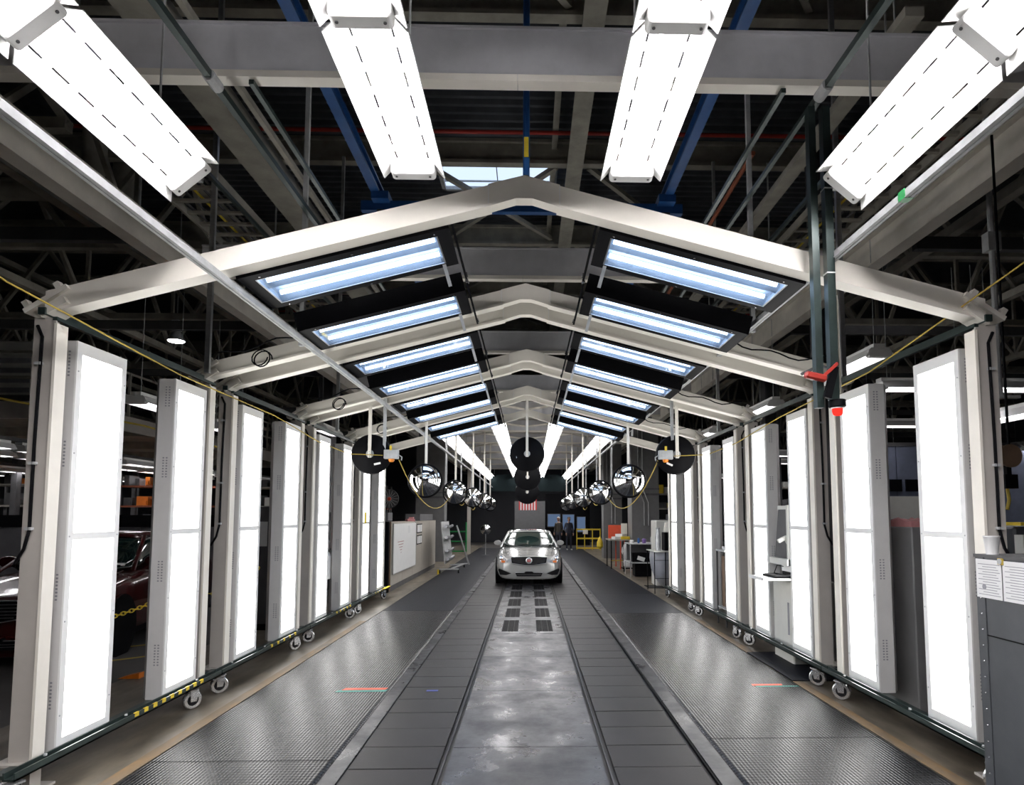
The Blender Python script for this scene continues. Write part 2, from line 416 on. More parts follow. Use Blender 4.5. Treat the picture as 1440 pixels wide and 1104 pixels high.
# heavy grey steel: two longitudinal beams and the cross beams
for s, x in ((-1, -4.5), (1, 4.32)):
    t = tag(bpy.data.objects.new('longitudinal_beam', None), 'long grey steel beam above the %s row of light panels' % SIDE[s], 'beam', 'long grey side beams'); COL.objects.link(t)
    t.location = (x, 1, 4.95)
    obj('web', MB().b2((-0.01, 0, 0.02), (0.01, 44, 0.38)), M['wbeam'], t)
    obj('lower_flange', MB().b2((-0.09, 0, 0), (0.09, 44, 0.02)), M['wbeam'], t)
    obj('upper_flange', MB().b2((-0.09, 0, 0.38), (0.09, 44, 0.4)), M['wbeam'], t)
    for k in range(11):
        obj('drop_rod', MB().tube([(0, 2.4 + 3.85 * k, 0.4), (0, 2.4 + 3.85 * k, 3.3)], 0.015, 6), M['galv'], t)
xb = None
for k in range(11):
    y = 4.42 + 3.85 * k
    lab = 'grey steel cross beam, %s from the camera, spanning the tunnel overhead' % ORD[k]
    if xb is None:
        xb = t = thing('cross_beam', lab, 'beam', (-0.09, y, 4.95), 0, 'grey cross beams over the tunnel')
        obj('web', MB().b2((-4.2, -0.01, 0.05), (4.2, 0.01, 0.42)), M['beam'], t)
        obj('lower_flange', MB().b2((-4.2, -0.06, 0.0), (0.0, 0.045, 0.05)).b2((0.003, -0.06, 0.0), (4.2, 0.045, 0.05)), M['cream'], t)
        obj('upper_flange', MB().b2((-4.2, -0.03, 0.42), (4.2, 0.045, 0.44)), M['beam'], t)
    else: dup(xb, (-0.09, y, 4.95), None, lab)
# white diagonal bracing and side panels of the far tunnel ceiling
for k in range(6):
    y = 16.1 + 3.85 * k
    t = thing('ceiling_brace', 'white crossed bracing under the far tunnel ceiling, %s bay' % ORD[k], 'brace', (-0.09, y, 5.0), 0, 'white ceiling braces in the far tunnel')
    for s in (-1, 1):
        obj('diagonal', MB().beam((s * 0.1, 0, 0.1), (s * 3.9, 3.7, 0.1), 0.12, 0.05), M['cream'], t)
        obj('diagonal', MB().beam((s * 3.9, 0, 0.16), (s * 0.1, 3.7, 0.16), 0.12, 0.05), M['cream'], t)
    obj('panel', MB().b2((-4.1, 0.1, 0.42), (4.1, 3.75, 0.44)), M['cream'], t)
# cable trays (ladder with rungs)
for s, x0 in ((-1, -4.15), (1, 3.35)):
    t = thing('cable_tray', 'dark cable ladder tray with %s above the %s rail' % (('tan rungs', 'left') if s < 0 else ('yellow cables', 'right')), 'cable tray', (x0, 3.5, 5.46))
    for x in (0, 0.75): obj('side_rail', MB().b2((x, 0, 0), (x + 0.03, 12, 0.1)), M['tan'], t)
    for k in range(40): obj('rung', MB().b2((0.03, 0.15 + 0.3 * k, 0.02), (0.75, 0.20 + 0.3 * k, 0.05)), M['tan'], t)
    for j in range(5):
        obj('cable', MB().tube([(0.1 + 0.12 * j, q, 0.07 + 0.01 * math.sin(q * 1.7 + j)) for q in [i * 1.2 for i in range(11)]], 0.014, 6), M['yellow' if j == 2 else 'dark'], t)
    for x in (0, 0.75): obj('drop_rod', MB().tube([(x + .015, 2, 0.1), (x + .015, 2, 3.1)], 0.01, 6), M['galv'], t)
# wide channels and conduits
t = single('roof_channel', MB().b2((-3.1, 3, 5.62), (-2.75, 14, 5.65)).b2((-3.1, 3, 5.65), (-3.07, 14, 5.78)).b2((-2.78, 3, 5.65), (-2.75, 14, 5.78)).b2((-2.62, 3, 5.64), (-2.57, 14, 5.70)), M['tan'], 'wide beige channel with side slot running back on upper left', 'channel')
single('roof_channel', MB().b2((2.9, 4.6, 5.70), (3.05, 14, 5.78)), M['tan'], 'narrow beige channel running back on upper right', 'channel')
single('hot_pipe', MB().tube([(2.75, 7.5, 6.3), (2.8, 14, 6.3)], 0.03, 8), M['rust'], 'rusty orange pipe behind the green struts on upper right', 'pipe')
for k, (x, z) in enumerate(((-2.17, 4.82), (2.06, 4.82))):
    single('overhead_strut', MB().beam((x, 1, z), (x, 6.5 if k == 0 else 4.45, z), 0.045, 0.05), M['green'], 'dark green strut channel overhead between %s inner and outer lights' % ('left', 'right')[k], 'strut', 'green overhead strut channels')
    t = single('strut_coupler', MB().tube([(x, 4.16, z), (x, 4.30, z)], 0.042, 10), M['galv'], 'small steel coupler on the %s overhead green strut' % ('left', 'right')[k], 'coupler')
for k, (x, z, ya, yb) in enumerate(((-1.98, 4.925, 4.38, 12), (1.84, 4.925, 4.38, 12), (2.12, 4.925, 4.5, 12), (-2.9, 4.925, 4.38, 12), (2.7, 4.925, 4.38, 12))):
    single('overhead_conduit', MB().beam((x, ya, z), (x, yb, z), 0.035, 0.035), M['green'], 'thin steel channel overhead, %s of five, reaching back from the nearest cross beam' % ('inner left', 'innermost right', 'middle right', 'outer left', 'outer right')[k], 'channel', 'thin overhead channels')

# ================================================================== OVERHEAD TUBE LIGHTS
def strip_light(name, L=1.30, w=0.40, detail=True, tube=None, ends=(-1, 1)):
    """open reflector light seen from below, running along y"""
    t = thing(name, '', 'light')
    tube = tube or M['tube']
    h = w / 2
    t1, t2 = 0.096, 0.108      # the slots that let light up through the top of the reflector
    rf = MB()
    for q in (-1, 1):
        rf.prism([(q * h, 0), (q * t2, 0.10), (q * (t2 + .004), 0.106), (q * (h + 0.004), 0.004)], -L / 2, L / 2)
        ny = 7; st = L / ny
        for k in range(ny + 1):
            ya = max(-L / 2, -L / 2 + k * st - 0.03); yb = min(L / 2, -L / 2 + k * st + 0.03)
            rf.b2((q * t1, ya, 0.10), (q * (t2 + .004), yb, 0.106))
    rf.b2((-t1, -L / 2, 0.10), (t1, L / 2, 0.106))
    obj('reflector', rf, M['white'], t)
    obj('ballast_housing', MB().b2((-0.07, -L / 2 + 0.02, 0.106), (0.07, L / 2 - 0.02, 0.16)), M['white'], t)
    for x in (-0.045, 0.045):
        tb = obj('tube', MB().tube([(x, -L / 2 + 0.06, 0.052), (x, L / 2 - 0.06, 0.052)], 0.019, 8), tube, t, smooth=True)
    if detail:
        for s in ends:
            obj('end_cap', MB().prism([(-0.13, -0.01), (-0.145, 0.005), (-0.145, 0.07), (-0.12, 0.098), (0.12, 0.098), (0.145, 0.07), (0.145, 0.005), (0.13, -0.01)], s * L / 2 - s * 0.085, s * L / 2 + s * 0.0), M['white'], t, bev=0.006)
            for x in (-0.11, 0.11): obj('screw', MB().lathe([(0.008, -0.004), (0.008, 0.0)], 8, c=(x, s * (L / 2 - 0.045), -0.010)), M['dark'], t)
    return t
near = strip_light('reflector_light', ends=(1,))
rows = [(-0.77, 4.10, 0, 'inner left'), (0.68, 4.10, 0, 'inner right'), (-2.22, 4.05, -0.72, 'outer left'), (2.10, 4.05, 0.72, 'outer right')]
first = True
for x, z, tilt, nm in rows:
    for j, y in enumerate((3.50, 2.17, 0.84, -0.49, -1.82, -3.15)):
        lab = '%s overhead reflector light, %s' % (nm, ('just before the first gabled frame', 'cut off by the top edge', 'over the camera', 'just behind the camera', 'second behind the camera', 'third behind the camera')[j])
        if first: o = near; first = False
        else: o = copy_tree(near)
        o.location = (x, y, z); o.rotation_euler = (0, tilt, 0)
        o['label'] = lab; o['group'] = 'near overhead reflector lights'
        if j == 0 and False: pass
far = strip_light('tunnel_light', 1.25, 0.40, False, M['tube_far'])
far.location = (rows[0][0], 15.9, 4.10); lst = []
for x, z, tilt, nm in rows:
    for j in range(20):
        y = 16.1 + 1.36 * j
        if x == rows[0][0] and j == 0: o = far
        else: o = copy_tree(far)
        o.location = (x, y, z); o.rotation_euler = (0, tilt, 0)
        o['label'] = '%s tunnel ceiling light, %s beyond the last gabled frame' % (nm, ORD[j]); o['group'] = 'far tunnel ceiling lights'

# ================================================================== GABLED FRAMES
def top_z(x): return 4.32 - 0.262 * abs(x)
def make_frame():
    t = thing('gabled_frame', '', 'frame')
    for s in (-1, 1):
        # rafter: web plus wider lower flange
        def P(x, off): return (s * x, 0, top_z(x) + off)
        poly = [(s * 0.24, top_z(0.24)), (s * 3.38, top_z(3.38)), (s * 3.38, top_z(3.38) - 0.15), (s * 0.24, top_z(0.24) - 0.15)]
        raf = obj('rafter', MB().prism(poly, -0.045, 0.045), M['cream'], t)
        poly = [(s * 0.24, top_z(0.24) - 0.15), (s * 3.38, top_z(3.38) - 0.15), (s * 3.38, top_z(3.38) - 0.172), (s * 0.24, top_z(0.24) - 0.172)]
        obj('flange', MB().prism(poly, -0.065, 0.065), M['cream'], raf)
        # posts: channel web with a bright inner flange
        po = obj('post', MB().b2((s * 3.295, -0.045, 0.2), (s * 3.445, -0.03, 3.24)).b2((s * 3.425, -0.045, 0.2), (s * 3.445, 0.045, 3.24)), M['post'], t)
        obj('inner_flange', MB().b2((s * 3.28, -0.055, 0.2), (s * 3.30, 0.055, 3.2)), M['cream'], po)
        obj('conduit', MB().tube([(s * 3.41, -0.06, 3.18), (s * 3.37, -0.065, 3.1), (s * 3.38, -0.065, 2.4), (s * 3.38, -0.065, 1.75), (s * 3.41, -0.065, 1.62), (s * 3.47, -0.06, 1.52)], 0.011, 6), M['black'], po)
        obj('foot_plate', MB().b2((s * 3.24, -0.10, 0.185), (s * 3.52, 0.10, 0.2)), M['post'], t)
        # eaves connector: tilted plates with bolts
        rot = Matrix.Rotation(s * R(33), 3, 'Y')
        eb = obj('eaves_bracket', MB().box((s * 3.36, 0, 3.37), (0.34, 0.15, 0.035), rot).box((s * 3.30, 0, 3.31), (0.20, 0.17, 0.05), rot), M['cream'], t)
        for dx, dz in ((0.11, 0.10), (-0.10, -0.03)):
            obj('bolt', MB().box((s * 3.40 + s * dx, -0.03, 3.40 - dx * 0.65 + 0.01), (0.04, 0.05, 0.05), rot), M['cream'], eb)
        for zz in (2.9, 2.2, 1.75): obj('cable_clip', MB().b2((s * 3.365, -0.075, zz), (s * 3.41, -0.045, zz + 0.02)), M['galv'], po)
    rp = obj('ridge_plate', MB().prism([(-0.26, top_z(0.26) + 0.004), (0, 4.325), (0.26, top_z(0.26) + 0.004), (0.26, top_z(0.26) - 0.165), (0.06, 4.15), (-0.06, 4.15), (-0.26, top_z(0.26) - 0.165)], -0.055, 0.055), M['cream'], t)
    obj('seam', MB().b2((-0.262, -0.058, top_z(.26) - 0.165), (-0.256, -0.05, top_z(.26))).b2((0.256, -0.058, top_z(.26) - 0.165), (0.262, -0.05, top_z(.26))), M['white'], rp)
    return t
MODY = [4.55 + 2.7 * k for k in range(4)]
FY = []
for y in MODY: FY += [y, y + 2.18]
fr = make_frame()
for k, y in enumerate(FY):
    lab = 'cream steel gabled frame over the line, %s from the camera' % ORD[k]
    if k == 0: fr.location = (CX, y, 0); fr['label'] = lab; fr['group'] = 'cream gabled frames'
    else: dup(fr, (CX, y, 0), None, lab, 'cream gabled frames')
# first frame stands on floor plates
for s in (-1, 1):
    single('floor_plate', MB().b2((CX + s * 3.24, 4.43, 0), (CX + s * 3.58, 4.67, 0.015)).b2((CX + s * 3.29, 4.50, 0.015), (CX + s * 3.45, 4.60, 0.185)), M['post'], 'beige footing under the nearest %s post' % SIDE[s], 'footing', 'beige footings of the nearest frame')
# coiled black cable hanging on the frames
def coil(c, r, n=2):
    pts = []
    for k in range(n * 14 + 1):
        a = 2 * PI * k / 14; rr = r * (1 + 0.07 * math.sin(k * 0.9))
        pts.append((c[0] + rr * math.cos(a), c[1] - 0.004 * k, c[2] + rr * math.sin(a)))
    return pts
for k, (f, s) in enumerate(((1, -1), (3, -1), (5, -1), (1, 1), (3, 1), (5, 1))):
    y = FY[f] - 0.08; t = thing('cable_coil', 'black cable looped over the %s side of the %s gabled frame' % (SIDE[s], ORD[f]), 'cable', (CX, y, 0), 0, 'black cables on the gabled frames')
    if s < 0: obj('loop', MB().tube(coil((s * 2.72, -0.03, top_z(2.72) - 0.14), 0.085), 0.007, 6), M['black'], t)
    pts = [(s * (1.9 + 0.1 * i), -0.02, top_z(1.9 + 0.1 * i) + 0.03 + 0.03 * math.sin(i * 1.1) - (0.10 * math.sin(i / 13 * PI) if s > 0 else 0)) for i in range(14)]
    obj('lead', MB().tube(pts, 0.008, 6), M['black'], t)

# ================================================================== WHITE LIGHT PANELS
def make_panel():
    t = thing('panel_light', '', 'light panel')   # front faces +X, origin on the floor below the face
    hw, z0, z1 = 0.285, 0.20, 3.12
    obj('housing', MB().prism([(0, -hw), (0, hw), (-0.14, hw), (-0.21, hw - 0.09), (-0.21, -hw + 0.09), (-0.14, -hw)], z0, z1, 'z'), M['frame'], t)
    f = MB()
    f.b2((0, -hw, z0), (0.012, -hw + 0.055, z1)).b2((0, hw - 0.055, z0), (0.012, hw, z1))
    f.b2((0, -hw + 0.055, z0), (0.012, hw - 0.055, z0 + 0.09)).b2((0, -hw + 0.055, z1 - 0.09), (0.012, hw - 0.055, z1))
    ff = obj('face_frame', f, M['white'], t)
    for zz in (0.45, 1.1, 1.70, 2.3, 2.9):
        for yy in (-hw + 0.02, hw - 0.02): obj('screw', MB().lathe([(0.006, 0.012), (0.006, 0.015)], 6, 'x', (0, yy, zz)), M['galv'], ff)
    obj('middle_bar', MB().b2((0, -hw + 0.055, 1.675), (0.012, hw - 0.055, 1.725)), M['white'], t)
    for a, b in ((z0 + 0.09, 1.675), (1.725, z1 - 0.09)):
        obj('diffuser', MB().b2((0.001, -hw + 0.055, a), (0.006, hw - 0.055, b)), M['diff'], t)
    v = MB()
    for zz in (2.86, 2.2, 1.25, 0.5):
        for i in range(8):
            for j in range(2): v.b2((-0.05 - 0.03 * j, -hw - 0.002, zz + i * 0.025), (-0.035 - 0.03 * j, -hw, zz + i * 0.025 + 0.012))
            for j in range(2): v.b2((-0.05 - 0.03 * j, hw, zz + i * 0.025), (-0.035 - 0.03 * j, hw + 0.002, zz + i * 0.025 + 0.012))
    tag(obj('vent_holes', v, M['ink'], t), None, None, None, 'stuff')
    return t
pan = make_panel(); used = False
for s in (-1, 1):
    for k in range(8):
        m_, j = divmod(k, 2)
        y = MODY[m_] + (0.40 if j == 0 else 1.70)
        if s > 0: y += 0.06
        x = -3.30 if s < 0 else 3.28
        lab = 'tall white glowing light panel, %s in the %s row counting from the camera' % (ORD[k], SIDE[s])
        o = pan if not used else copy_tree(pan); used = True
        o.location = (x, y, 0); o.rotation_euler = (0, 0, 0 if s < 0 else PI)
        o['label'] = lab; o['group'] = 'tall white light panels'
# yellow label on a left panel
single('warning_label', MB().b2((-3.285, 12.9, 1.70), (-3.28, 13.05, 1.92)), M['yellow'], 'small yellow notice stuck on the seventh left light panel', 'label')

# bottom and top rails with casters, per module
def make_caster():
    t = thing('caster', '', 'caster')
    rotm = Matrix.Rotation(R(38), 3, 'Z')
    w = MB().lathe([(0.03, -0.022), (0.078, -0.022), (0.088, -0.012), (0.088, 0.012), (0.078, 0.022), (0.03, 0.022)], 20, 'y')
    w.v = [tuple(rotm @ Vector(p) + Vector((0, 0, 0.088))) for p in w.v]
    wh = obj('wheel', w, M['zinc'], t, smooth=True)
    h = MB().lathe([(0.05, -0.028), (0.055, -0.02), (0.055, 0.02), (0.05, 0.028)], 12, 'y'); h.v = [tuple(rotm @ Vector(p) + Vector((0, 0, 0.088))) for p in h.v]
    obj('hub', h, M['rubber'], wh)
    fk = MB()
    for yy in (-0.034, 0.034): fk.prism([(-0.028, 0.075), (0.028, 0.075), (0.05, 0.178), (-0.03, 0.178)], yy - 0.004, yy + 0.004, 'y')
    fk.v = [tuple(rotm @ Vector(p)) for p in fk.v]
    obj('fork', fk, M['zinc'], t)
    obj('top_plate', MB().b2((-0.05, -0.055, 0.178), (0.05, 0.055, 0.19)), M['zinc'], t)
    return t
cas = make_caster(); cu = False
for s in (-1, 1):
    xr = CX + s * 3.19
    for k, y0 in enumerate(MODY):
        t = thing('lower_rail', 'dark green bottom rail of the %s %s light bay' % (ORD[k], SIDE[s]), 'rail', (xr, y0, 0.2), 0, 'dark green bottom rails')
        ya, yb = -0.36, 2.2
        if k < 3: yb = 2.32
        obj('channel', MB().b2((-0.04, ya, 0), (0.04, yb, 0.012)).b2((-0.04, ya, 0), (-0.028, yb, 0.05)).b2((0.028, ya, 0), (0.04, yb, 0.05)), M['green'], t)
        obj('outer_channel', MB().b2((s * 0.045, ya + 0.1, -0.03), (s * 0.20, yb, -0.004)), M['green'], t)
        for yy in (ya + 0.3, 0.8, 1.9): obj('bolt', MB().lathe([(0.012, 0.05), (0.012, 0.062)], 6, c=(0, yy, 0)), M['galv'], t)
        if s < 0:
            for i in range(9 if k == 0 else 5):
                yy = (0.85 + i * 0.13) if k == 0 else (0.9 + i * 0.2)
                if yy < yb - 0.1: obj('yellow_tape', MB().b2((0.028, yy, 0.05), (0.041, yy + 0.055, 0.054)).b2((0.04, yy, 0.02), (0.0415, yy + 0.055, 0.054)), M['yellow'], t)
        # upper rail
        single('upper_rail', MB().beam((CX + s * 3.36, y0 - 0.10, 3.275), (CX + s * 3.36, y0 + 2.28, 3.275), 0.05, 0.05).beam((CX + s * 3.30, y0 - 0.05, 3.235), (CX + s * 3.30, y0 + 2.25, 3.235), 0.03, 0.025), M['green'],
               'dark green top rail above the %s %s light bay' % (ORD[k], SIDE[s]), 'rail', 'dark green top rails')
        for j, yy in enumerate((y0 - 0.34, y0 + 1.82)):
            lab = 'swivel caster under the %s end of the %s %s bottom rail' % (('near', 'far')[j], ORD[k], SIDE[s])
            o = cas if not cu else copy_tree(cas); cu = True
            o.location = (xr, yy + (0.0 if s < 0 else 0.15), 0); o.rotation_euler = (0, 0, random.uniform(-0.5, 0.5) if s < 0 else R(90) + random.uniform(-0.4, 0.4)); o['label'] = lab; o['group'] = 'swivel casters'

# ================================================================== SLOPED HOODED LIGHTS
def make_hood():
    # local: x runs down the slope outward, y along the line, z up; origin at inner near corner of the bottom
    t = thing('hooded_light', '', 'light')
    L, Wd, H = 1.60, 0.68, 0.17
    a0, a1, b0, b1 = 0.10, 1.50, 0.09, 0.61
    hs = MB()
    hs.b2((0, 0, 0), (L, 0.012, H)).b2((0, Wd - 0.012, 0), (L, Wd, H)).b2((0, 0.012, 0), (0.012, Wd - 0.012, H)).b2((L - 0.012, 0.012, 0), (L, Wd - 0.012, H)).b2((0, 0, H), (L, Wd, H + 0.01))
    obj('housing', hs, M['black'], t)
    r = MB().b2((0, 0, 0), (L, b0, 0.008)).b2((0, b1, 0), (L, Wd, 0.008)).b2((0, b0, 0), (a0, b1, 0.008)).b2((a1, b0, 0), (L, b1, 0.008))
    fr_ = obj('face_frame', r, M['black'], t)
    for xx in (0.12, 0.75, 1.45):
        for yy in (0.05, 0.65): obj('screw', MB().lathe([(0.008, -0.004), (0.008, 0)], 6, c=(xx, yy, 0)), M['zinc'], fr_)
    # reflector: two troughs running along x
    c = (b0 + b1) / 2
    prof = []
    rf = MB()
    def sheet(p, q): rf.add([(a0, p[0], p[1]), (a1, p[0], p[1]), (a1, q[0], q[1]), (a0, q[0], q[1])], [(0, 1, 2, 3)])
    pts = [(b0, 0.016), (b0 + 0.05, 0.075), (b0 + 0.19, 0.075), (c, 0.03), (b1 - 0.19, 0.075), (b1 - 0.05, 0.075), (b1, 0.016)]
    for p, q in zip(pts, pts[1:]): sheet(p, q)
    rf.add([(a0, b0, 0.01), (a0, b1, 0.01), (a0, b1, 0.14), (a0, b0, 0.14)], [(0, 1, 2, 3)])
    rf.add([(a1, b0, 0.01), (a1, b1, 0.01), (a1 + 0.0, b1, 0.14), (a1, b0, 0.14)], [(0, 1, 2, 3)])
    obj('reflector', rf, M['refl'], t)
    for yy in (b0 + 0.12, b1 - 0.13): obj('tube', MB().tube([(a0 + 0.03, yy, 0.036), (a1 - 0.05, yy, 0.036)], 0.02, 8), M['tube_hood'], t, smooth=True)
    e = 0.012
    ln = obj('clear_lens', MB().b2((a0, b0, 0.010), (a1, b1, 0.013)), M['clearlens'], t)
    obj('bright_edge', MB().b2((a0, b0, 0.002), (a1, b0 + e, 0.008)).b2((a0, b1 - e, 0.002), (a1, b1, 0.008)).b2((a1 - e, b0, 0.002), (a1, b1, 0.008)).b2((a0, b0, 0.002), (a0 + e, b1, 0.008)), M['alu'], t)
    # inner mounting arm
    ar = obj('mounting_arm', MB().beam((-0.03, 0.05, 0.10), (-0.03, Wd + 0.28, -0.02), 0.02, 0.045), M['black'], t)
    for yy, zz in ((0.06, 0.10), (Wd + 0.25, -0.01)): obj('pivot', MB().lathe([(0.022, -0.05), (0.022, -0.02)], 10, 'x', (0, yy, zz)), M['zinc'], ar)
    obj('hanger_leg', MB().beam((0.12, Wd - 0.1, 0.05), (0.12, Wd + 0.12, -0.12), 0.03, 0.03), M['galv'], t)
    return t
hood = make_hood()
AN = math.atan(0.262)
def mirror_tree(o, mp=None, parent=None):
    """mirror image in x of a thing and its parts"""
    mp = {} if mp is None else mp
    c = o.copy(); COL.objects.link(c); c.parent = parent
    if o.type == 'MESH':
        if o.data.name not in mp:
            me = o.data.copy(); me.transform(Matrix.Scale(-1, 4, (1, 0, 0))); me.flip_normals(); mp[o.data.name] = me
        c.data = mp[o.data.name]
    for ch in list(o.children): mirror_tree(ch, mp, c)
    return c
hoodL = mirror_tree(hood)
first = {1: True, -1: True}
for s in (-1, 1):
    src = hood if s > 0 else hoodL
    for k in range(8):
        m_, j = divmod(k, 2)
        y = MODY[m_] + (0.03 if j == 0 else 1.28) + 0.045
        o = src if first[s] else copy_tree(src); first[s] = False
        x0 = 0.56
        o.location = (CX + s * x0 + (0.0), y, top_z(x0) - 0.172 - (0.02 if j == 0 else 0.045) + 0.0)
        o.rotation_euler = (0, s * AN, 0)
        o['label'] = 'black hooded twin tube light on the %s slope, %s from the camera' % (SIDE[s], ORD[k])
        o['group'] = 'black hooded lights on the slopes'
# carrying tracks of the light rows, hung on rods from the cross beams
for x, z, tilt, nm in rows:
    tx = x + math.sin(tilt) * 0.16; tz = z + math.cos(tilt) * 0.16 + (0.03 if abs(tilt) < 0.1 else 0.025)
    for j, (ya, yb) in enumerate(((-3.8, 4.42), (15.4, 44))):
        t = thing('light_track', 'thin steel track carrying the %s row of %s ceiling lights' % (nm, ('near', 'far')[j]), 'track', (tx, ya, tz), 0)
        obj('track_channel', MB().b2((-0.02, 0, 0), (0.02, yb - ya, 0.03)), M['galv'], t)
        ys = (3.9, 1.5, -1.0) if j == 0 else [4.42 + 3.85 * k for k in range(3, 11)]
        for yy in ys:
            if abs(yy) < 5: obj('rod', MB().tube([(0, yy - ya, 0.03), (0, yy - ya, 8.9 - tz)], 0.008, 6), M['galv'], t)
            else: obj('rod', MB().tube([(0, yy - ya, 0.03), (0, yy - ya, 4.955 - tz)], 0.012, 6), M['galv'], t)

# ================================================================== MATS AND FLOOR MARKS
for s, xa, xb_, joints in ((-1, -2.85, -1.465, (-1, 5.0, 12.6, 22, 36.5)), (1, 1.48, 2.94, (-1, 5.4, 12.2, 15.3, 23.5, 36.5))):
    for k, (ya, yb) in enumerate(zip(joints, joints[1:])):
        m_ = M['mat_tread'] if yb < 13 else M['mat_plain']
        mb = MB().prism([(xa, 0.0), (xb_, 0.0), (xb_ - 0.03, 0.014), (xa + 0.03, 0.014)], ya + 0.006, yb - 0.006)
        single('floor_mat', mb, m_, '%s black rubber mat, %s piece of the %s walkway' % ('ribbed' if yb < 13 else 'smooth', ORD[k], SIDE[s]), 'mat', 'black walkway mats')
single('floor_mat', MB().b2((2.95, 7.25, 0.0), (3.9, 8.75, 0.012)), M['mat_plain'], 'small plain mat in front of the right computer cabinet', 'mat')
single('floor_mat', MB().b2((3.05, 16.4, 0.0), (3.9, 17.1, 0.012)), M['rubber'], 'small dark mat by the table with the grey bag', 'mat')
single('floor_tape', MB().prism([(-1.97, 6.95), (-1.52, 6.96), (-1.50, 7.03), (-1.95, 7.03)], 0.0145, 0.016, 'z'), M['redtape'], 'strip of red tape on the left ribbed mat', 'tape')
single('floor_tape', MB().prism([(-2.02, 6.88), (-1.50, 6.89), (-1.49, 6.945), (-2.0, 6.94)], 0.0145, 0.016, 'z'), M['teal'], 'strip of worn green tape on the left ribbed mat', 'tape')
single('floor_tape', MB().prism([(2.42, 7.02), (2.75, 7.03), (2.76, 7.09), (2.43, 7.09)], 0.0145, 0.016, 'z'), M['redtape'], 'strip of red tape on the right ribbed mat', 'tape')
single('floor_tape', MB().prism([(2.44, 6.97), (2.91, 6.98), (2.90, 7.01), (2.45, 7.01)], 0.0145, 0.016, 'z'), M['teal'], 'strip of worn green tape on the right ribbed mat', 'tape')
single('floor_tape', MB().b2((-1.08, 6.93, 0.002), (-0.96, 6.98, 0.004)), M['bluetape'], 'short blue tape mark on the left lane plates', 'tape')
for k, (a, b) in enumerate((((-5.9, 8.0), (-5.0, 8.75)), ((-6.0, 9.1), (-5.2, 9.7)), ((-7.5, 6.2), (-6.2, 6.6)))):
    single('floor_line', MB().beam((a[0], a[1], 0.001), (b[0], b[1], 0.001), 0.07, 0.002), M['rope'], 'faded yellow floor line by the red car, %s from the camera' % ORD[k], 'floor line')
single('orange_wedge', MB().prism([(-0.12, 0), (0.12, 0), (0.12, 0.06), (-0.02, 0.03)], -0.06, 0.06), M['orange'], 'small orange wedge on the floor beside the red car', 'wedge', None, (-4.55, 7.6, 0.0))

# ================================================================== HANGING RAILS AND STRUTS
for s, z in ((-1, 3.53), (1, 3.70)):
    x = s * 2.18
    t = thing('strut_rail', 'long galvanised strut rail hanging below the %s slope' % SIDE[s], 'rail', (x, 2.0, z), 0)
    obj('rail_channel', MB().b2((-0.022, 0, -0.022), (0.022, 36, 0.022)), M['galv'], t)
    obj('rail_lip', MB().b2((-0.026, 0, -0.026), (-0.006, 36, -0.020)).b2((0.006, 0, -0.026), (0.026, 36, -0.020)), M['galv'], t)
    if s > 0: obj('green_clip', MB().b2((-0.028, 1.5, -0.028), (0.028, 1.56, 0.028)), M['greenb'], t)
    for k, (y, zb) in enumerate(((6.2, z), (9.85, 2.78), (13.7, z - 0.1), (17.2, 2.6), (21, 2.6), (25, 2.6), (29, 2.6), (33, 2.4))):
        x2 = x + s * 0.045 if True else x
        o = single('hanger_strut', MB().b2((x2 - 0.022, y - 0.02, zb - 0.03), (x2 + 0.022, y + 0.02, 8.2 if k == 0 else 4.96)), M['galv'], 'vertical steel hanger holding the %s strut rail, %s from the camera' % (SIDE[s], ORD[k]), 'hanger', 'vertical rail hangers')
for s in (-1, 1):
    for k, y in enumerate((6.55, 11.0)):
        single('outer_hanger', MB().b2((s * 3.3 - 0.025, y - 0.02, 3.305), (s * 3.3 + 0.025, y + 0.02, 8.2)), M['galv'] if k else M['alu'], 'vertical bluish steel strut above the %s top rail, %s from camera' % (SIDE[s], ORD[k]), 'hanger')
# green posts with the red beacon
single('green_post', MB().b2((2.005, 4.36, 2.60), (2.055, 4.42, 4.795)), M['green'], 'dark green vertical strut post, left one of the pair on the right', 'post')
t = thing('beacon_post', 'dark green strut post carrying the red warning beacon', 'post', (2.135, 4.39, 2.66))
obj('post', MB().b2((-0.028, -0.03, 0), (0.028, 0.03, 2.14)), M['green'], t)
for zz in (0.9, 1.52): obj('zip_tie', MB().b2((-0.031, -0.033, zz), (0.031, 0.033, zz + 0.01)), M['white'], t)
obj('conduit', MB().tube([(0.05, 0, 0.05), (0.05, 0, 0.7), (0.045, 0, 0.75)], 0.008, 6), M['tan'], t)
t = thing('warning_beacon', 'red warning beacon with black base hanging from green post', 'beacon', (2.16, 4.39, 2.66))
obj('base', MB().lathe([(0.05, 0.0), (0.058, -0.005), (0.058, -0.05), (0.052, -0.056)], 20), M['black'], t, smooth=True)
obj('collar', MB().lathe([(0.046, -0.056), (0.046, -0.064)], 20), M['white'], t)
obj('lens', MB().lathe([(0.036, -0.064), (0.036, -0.085), (0.03, -0.105), (0.02, -0.112)], 16), M['redlens'], t, smooth=True)
t = thing('red_horn', 'small red horn clamped to the green posts', 'horn', (2.02, 4.31, 2.80))
obj('horn_body', MB().beam((-0.12, 0, 0.02), (0.03, 0, -0.01), 0.05, 0.05), M['red'], t, bev=0.012)
obj('horn_lever', MB().beam((0.0, 0, 0.0), (0.11, 0, 0.10), 0.02, 0.02), M['red'], t)
obj('clamp_plate', MB().beam((0.04, 0.02, -0.14), (0.10, 0.02, 0.08), 0.03, 0.05), M['black'], t)
t = thing('cable_clamp', 'grey cable clamp behind the red beacon post', 'clamp', (2.42, 5.1, 2.95))
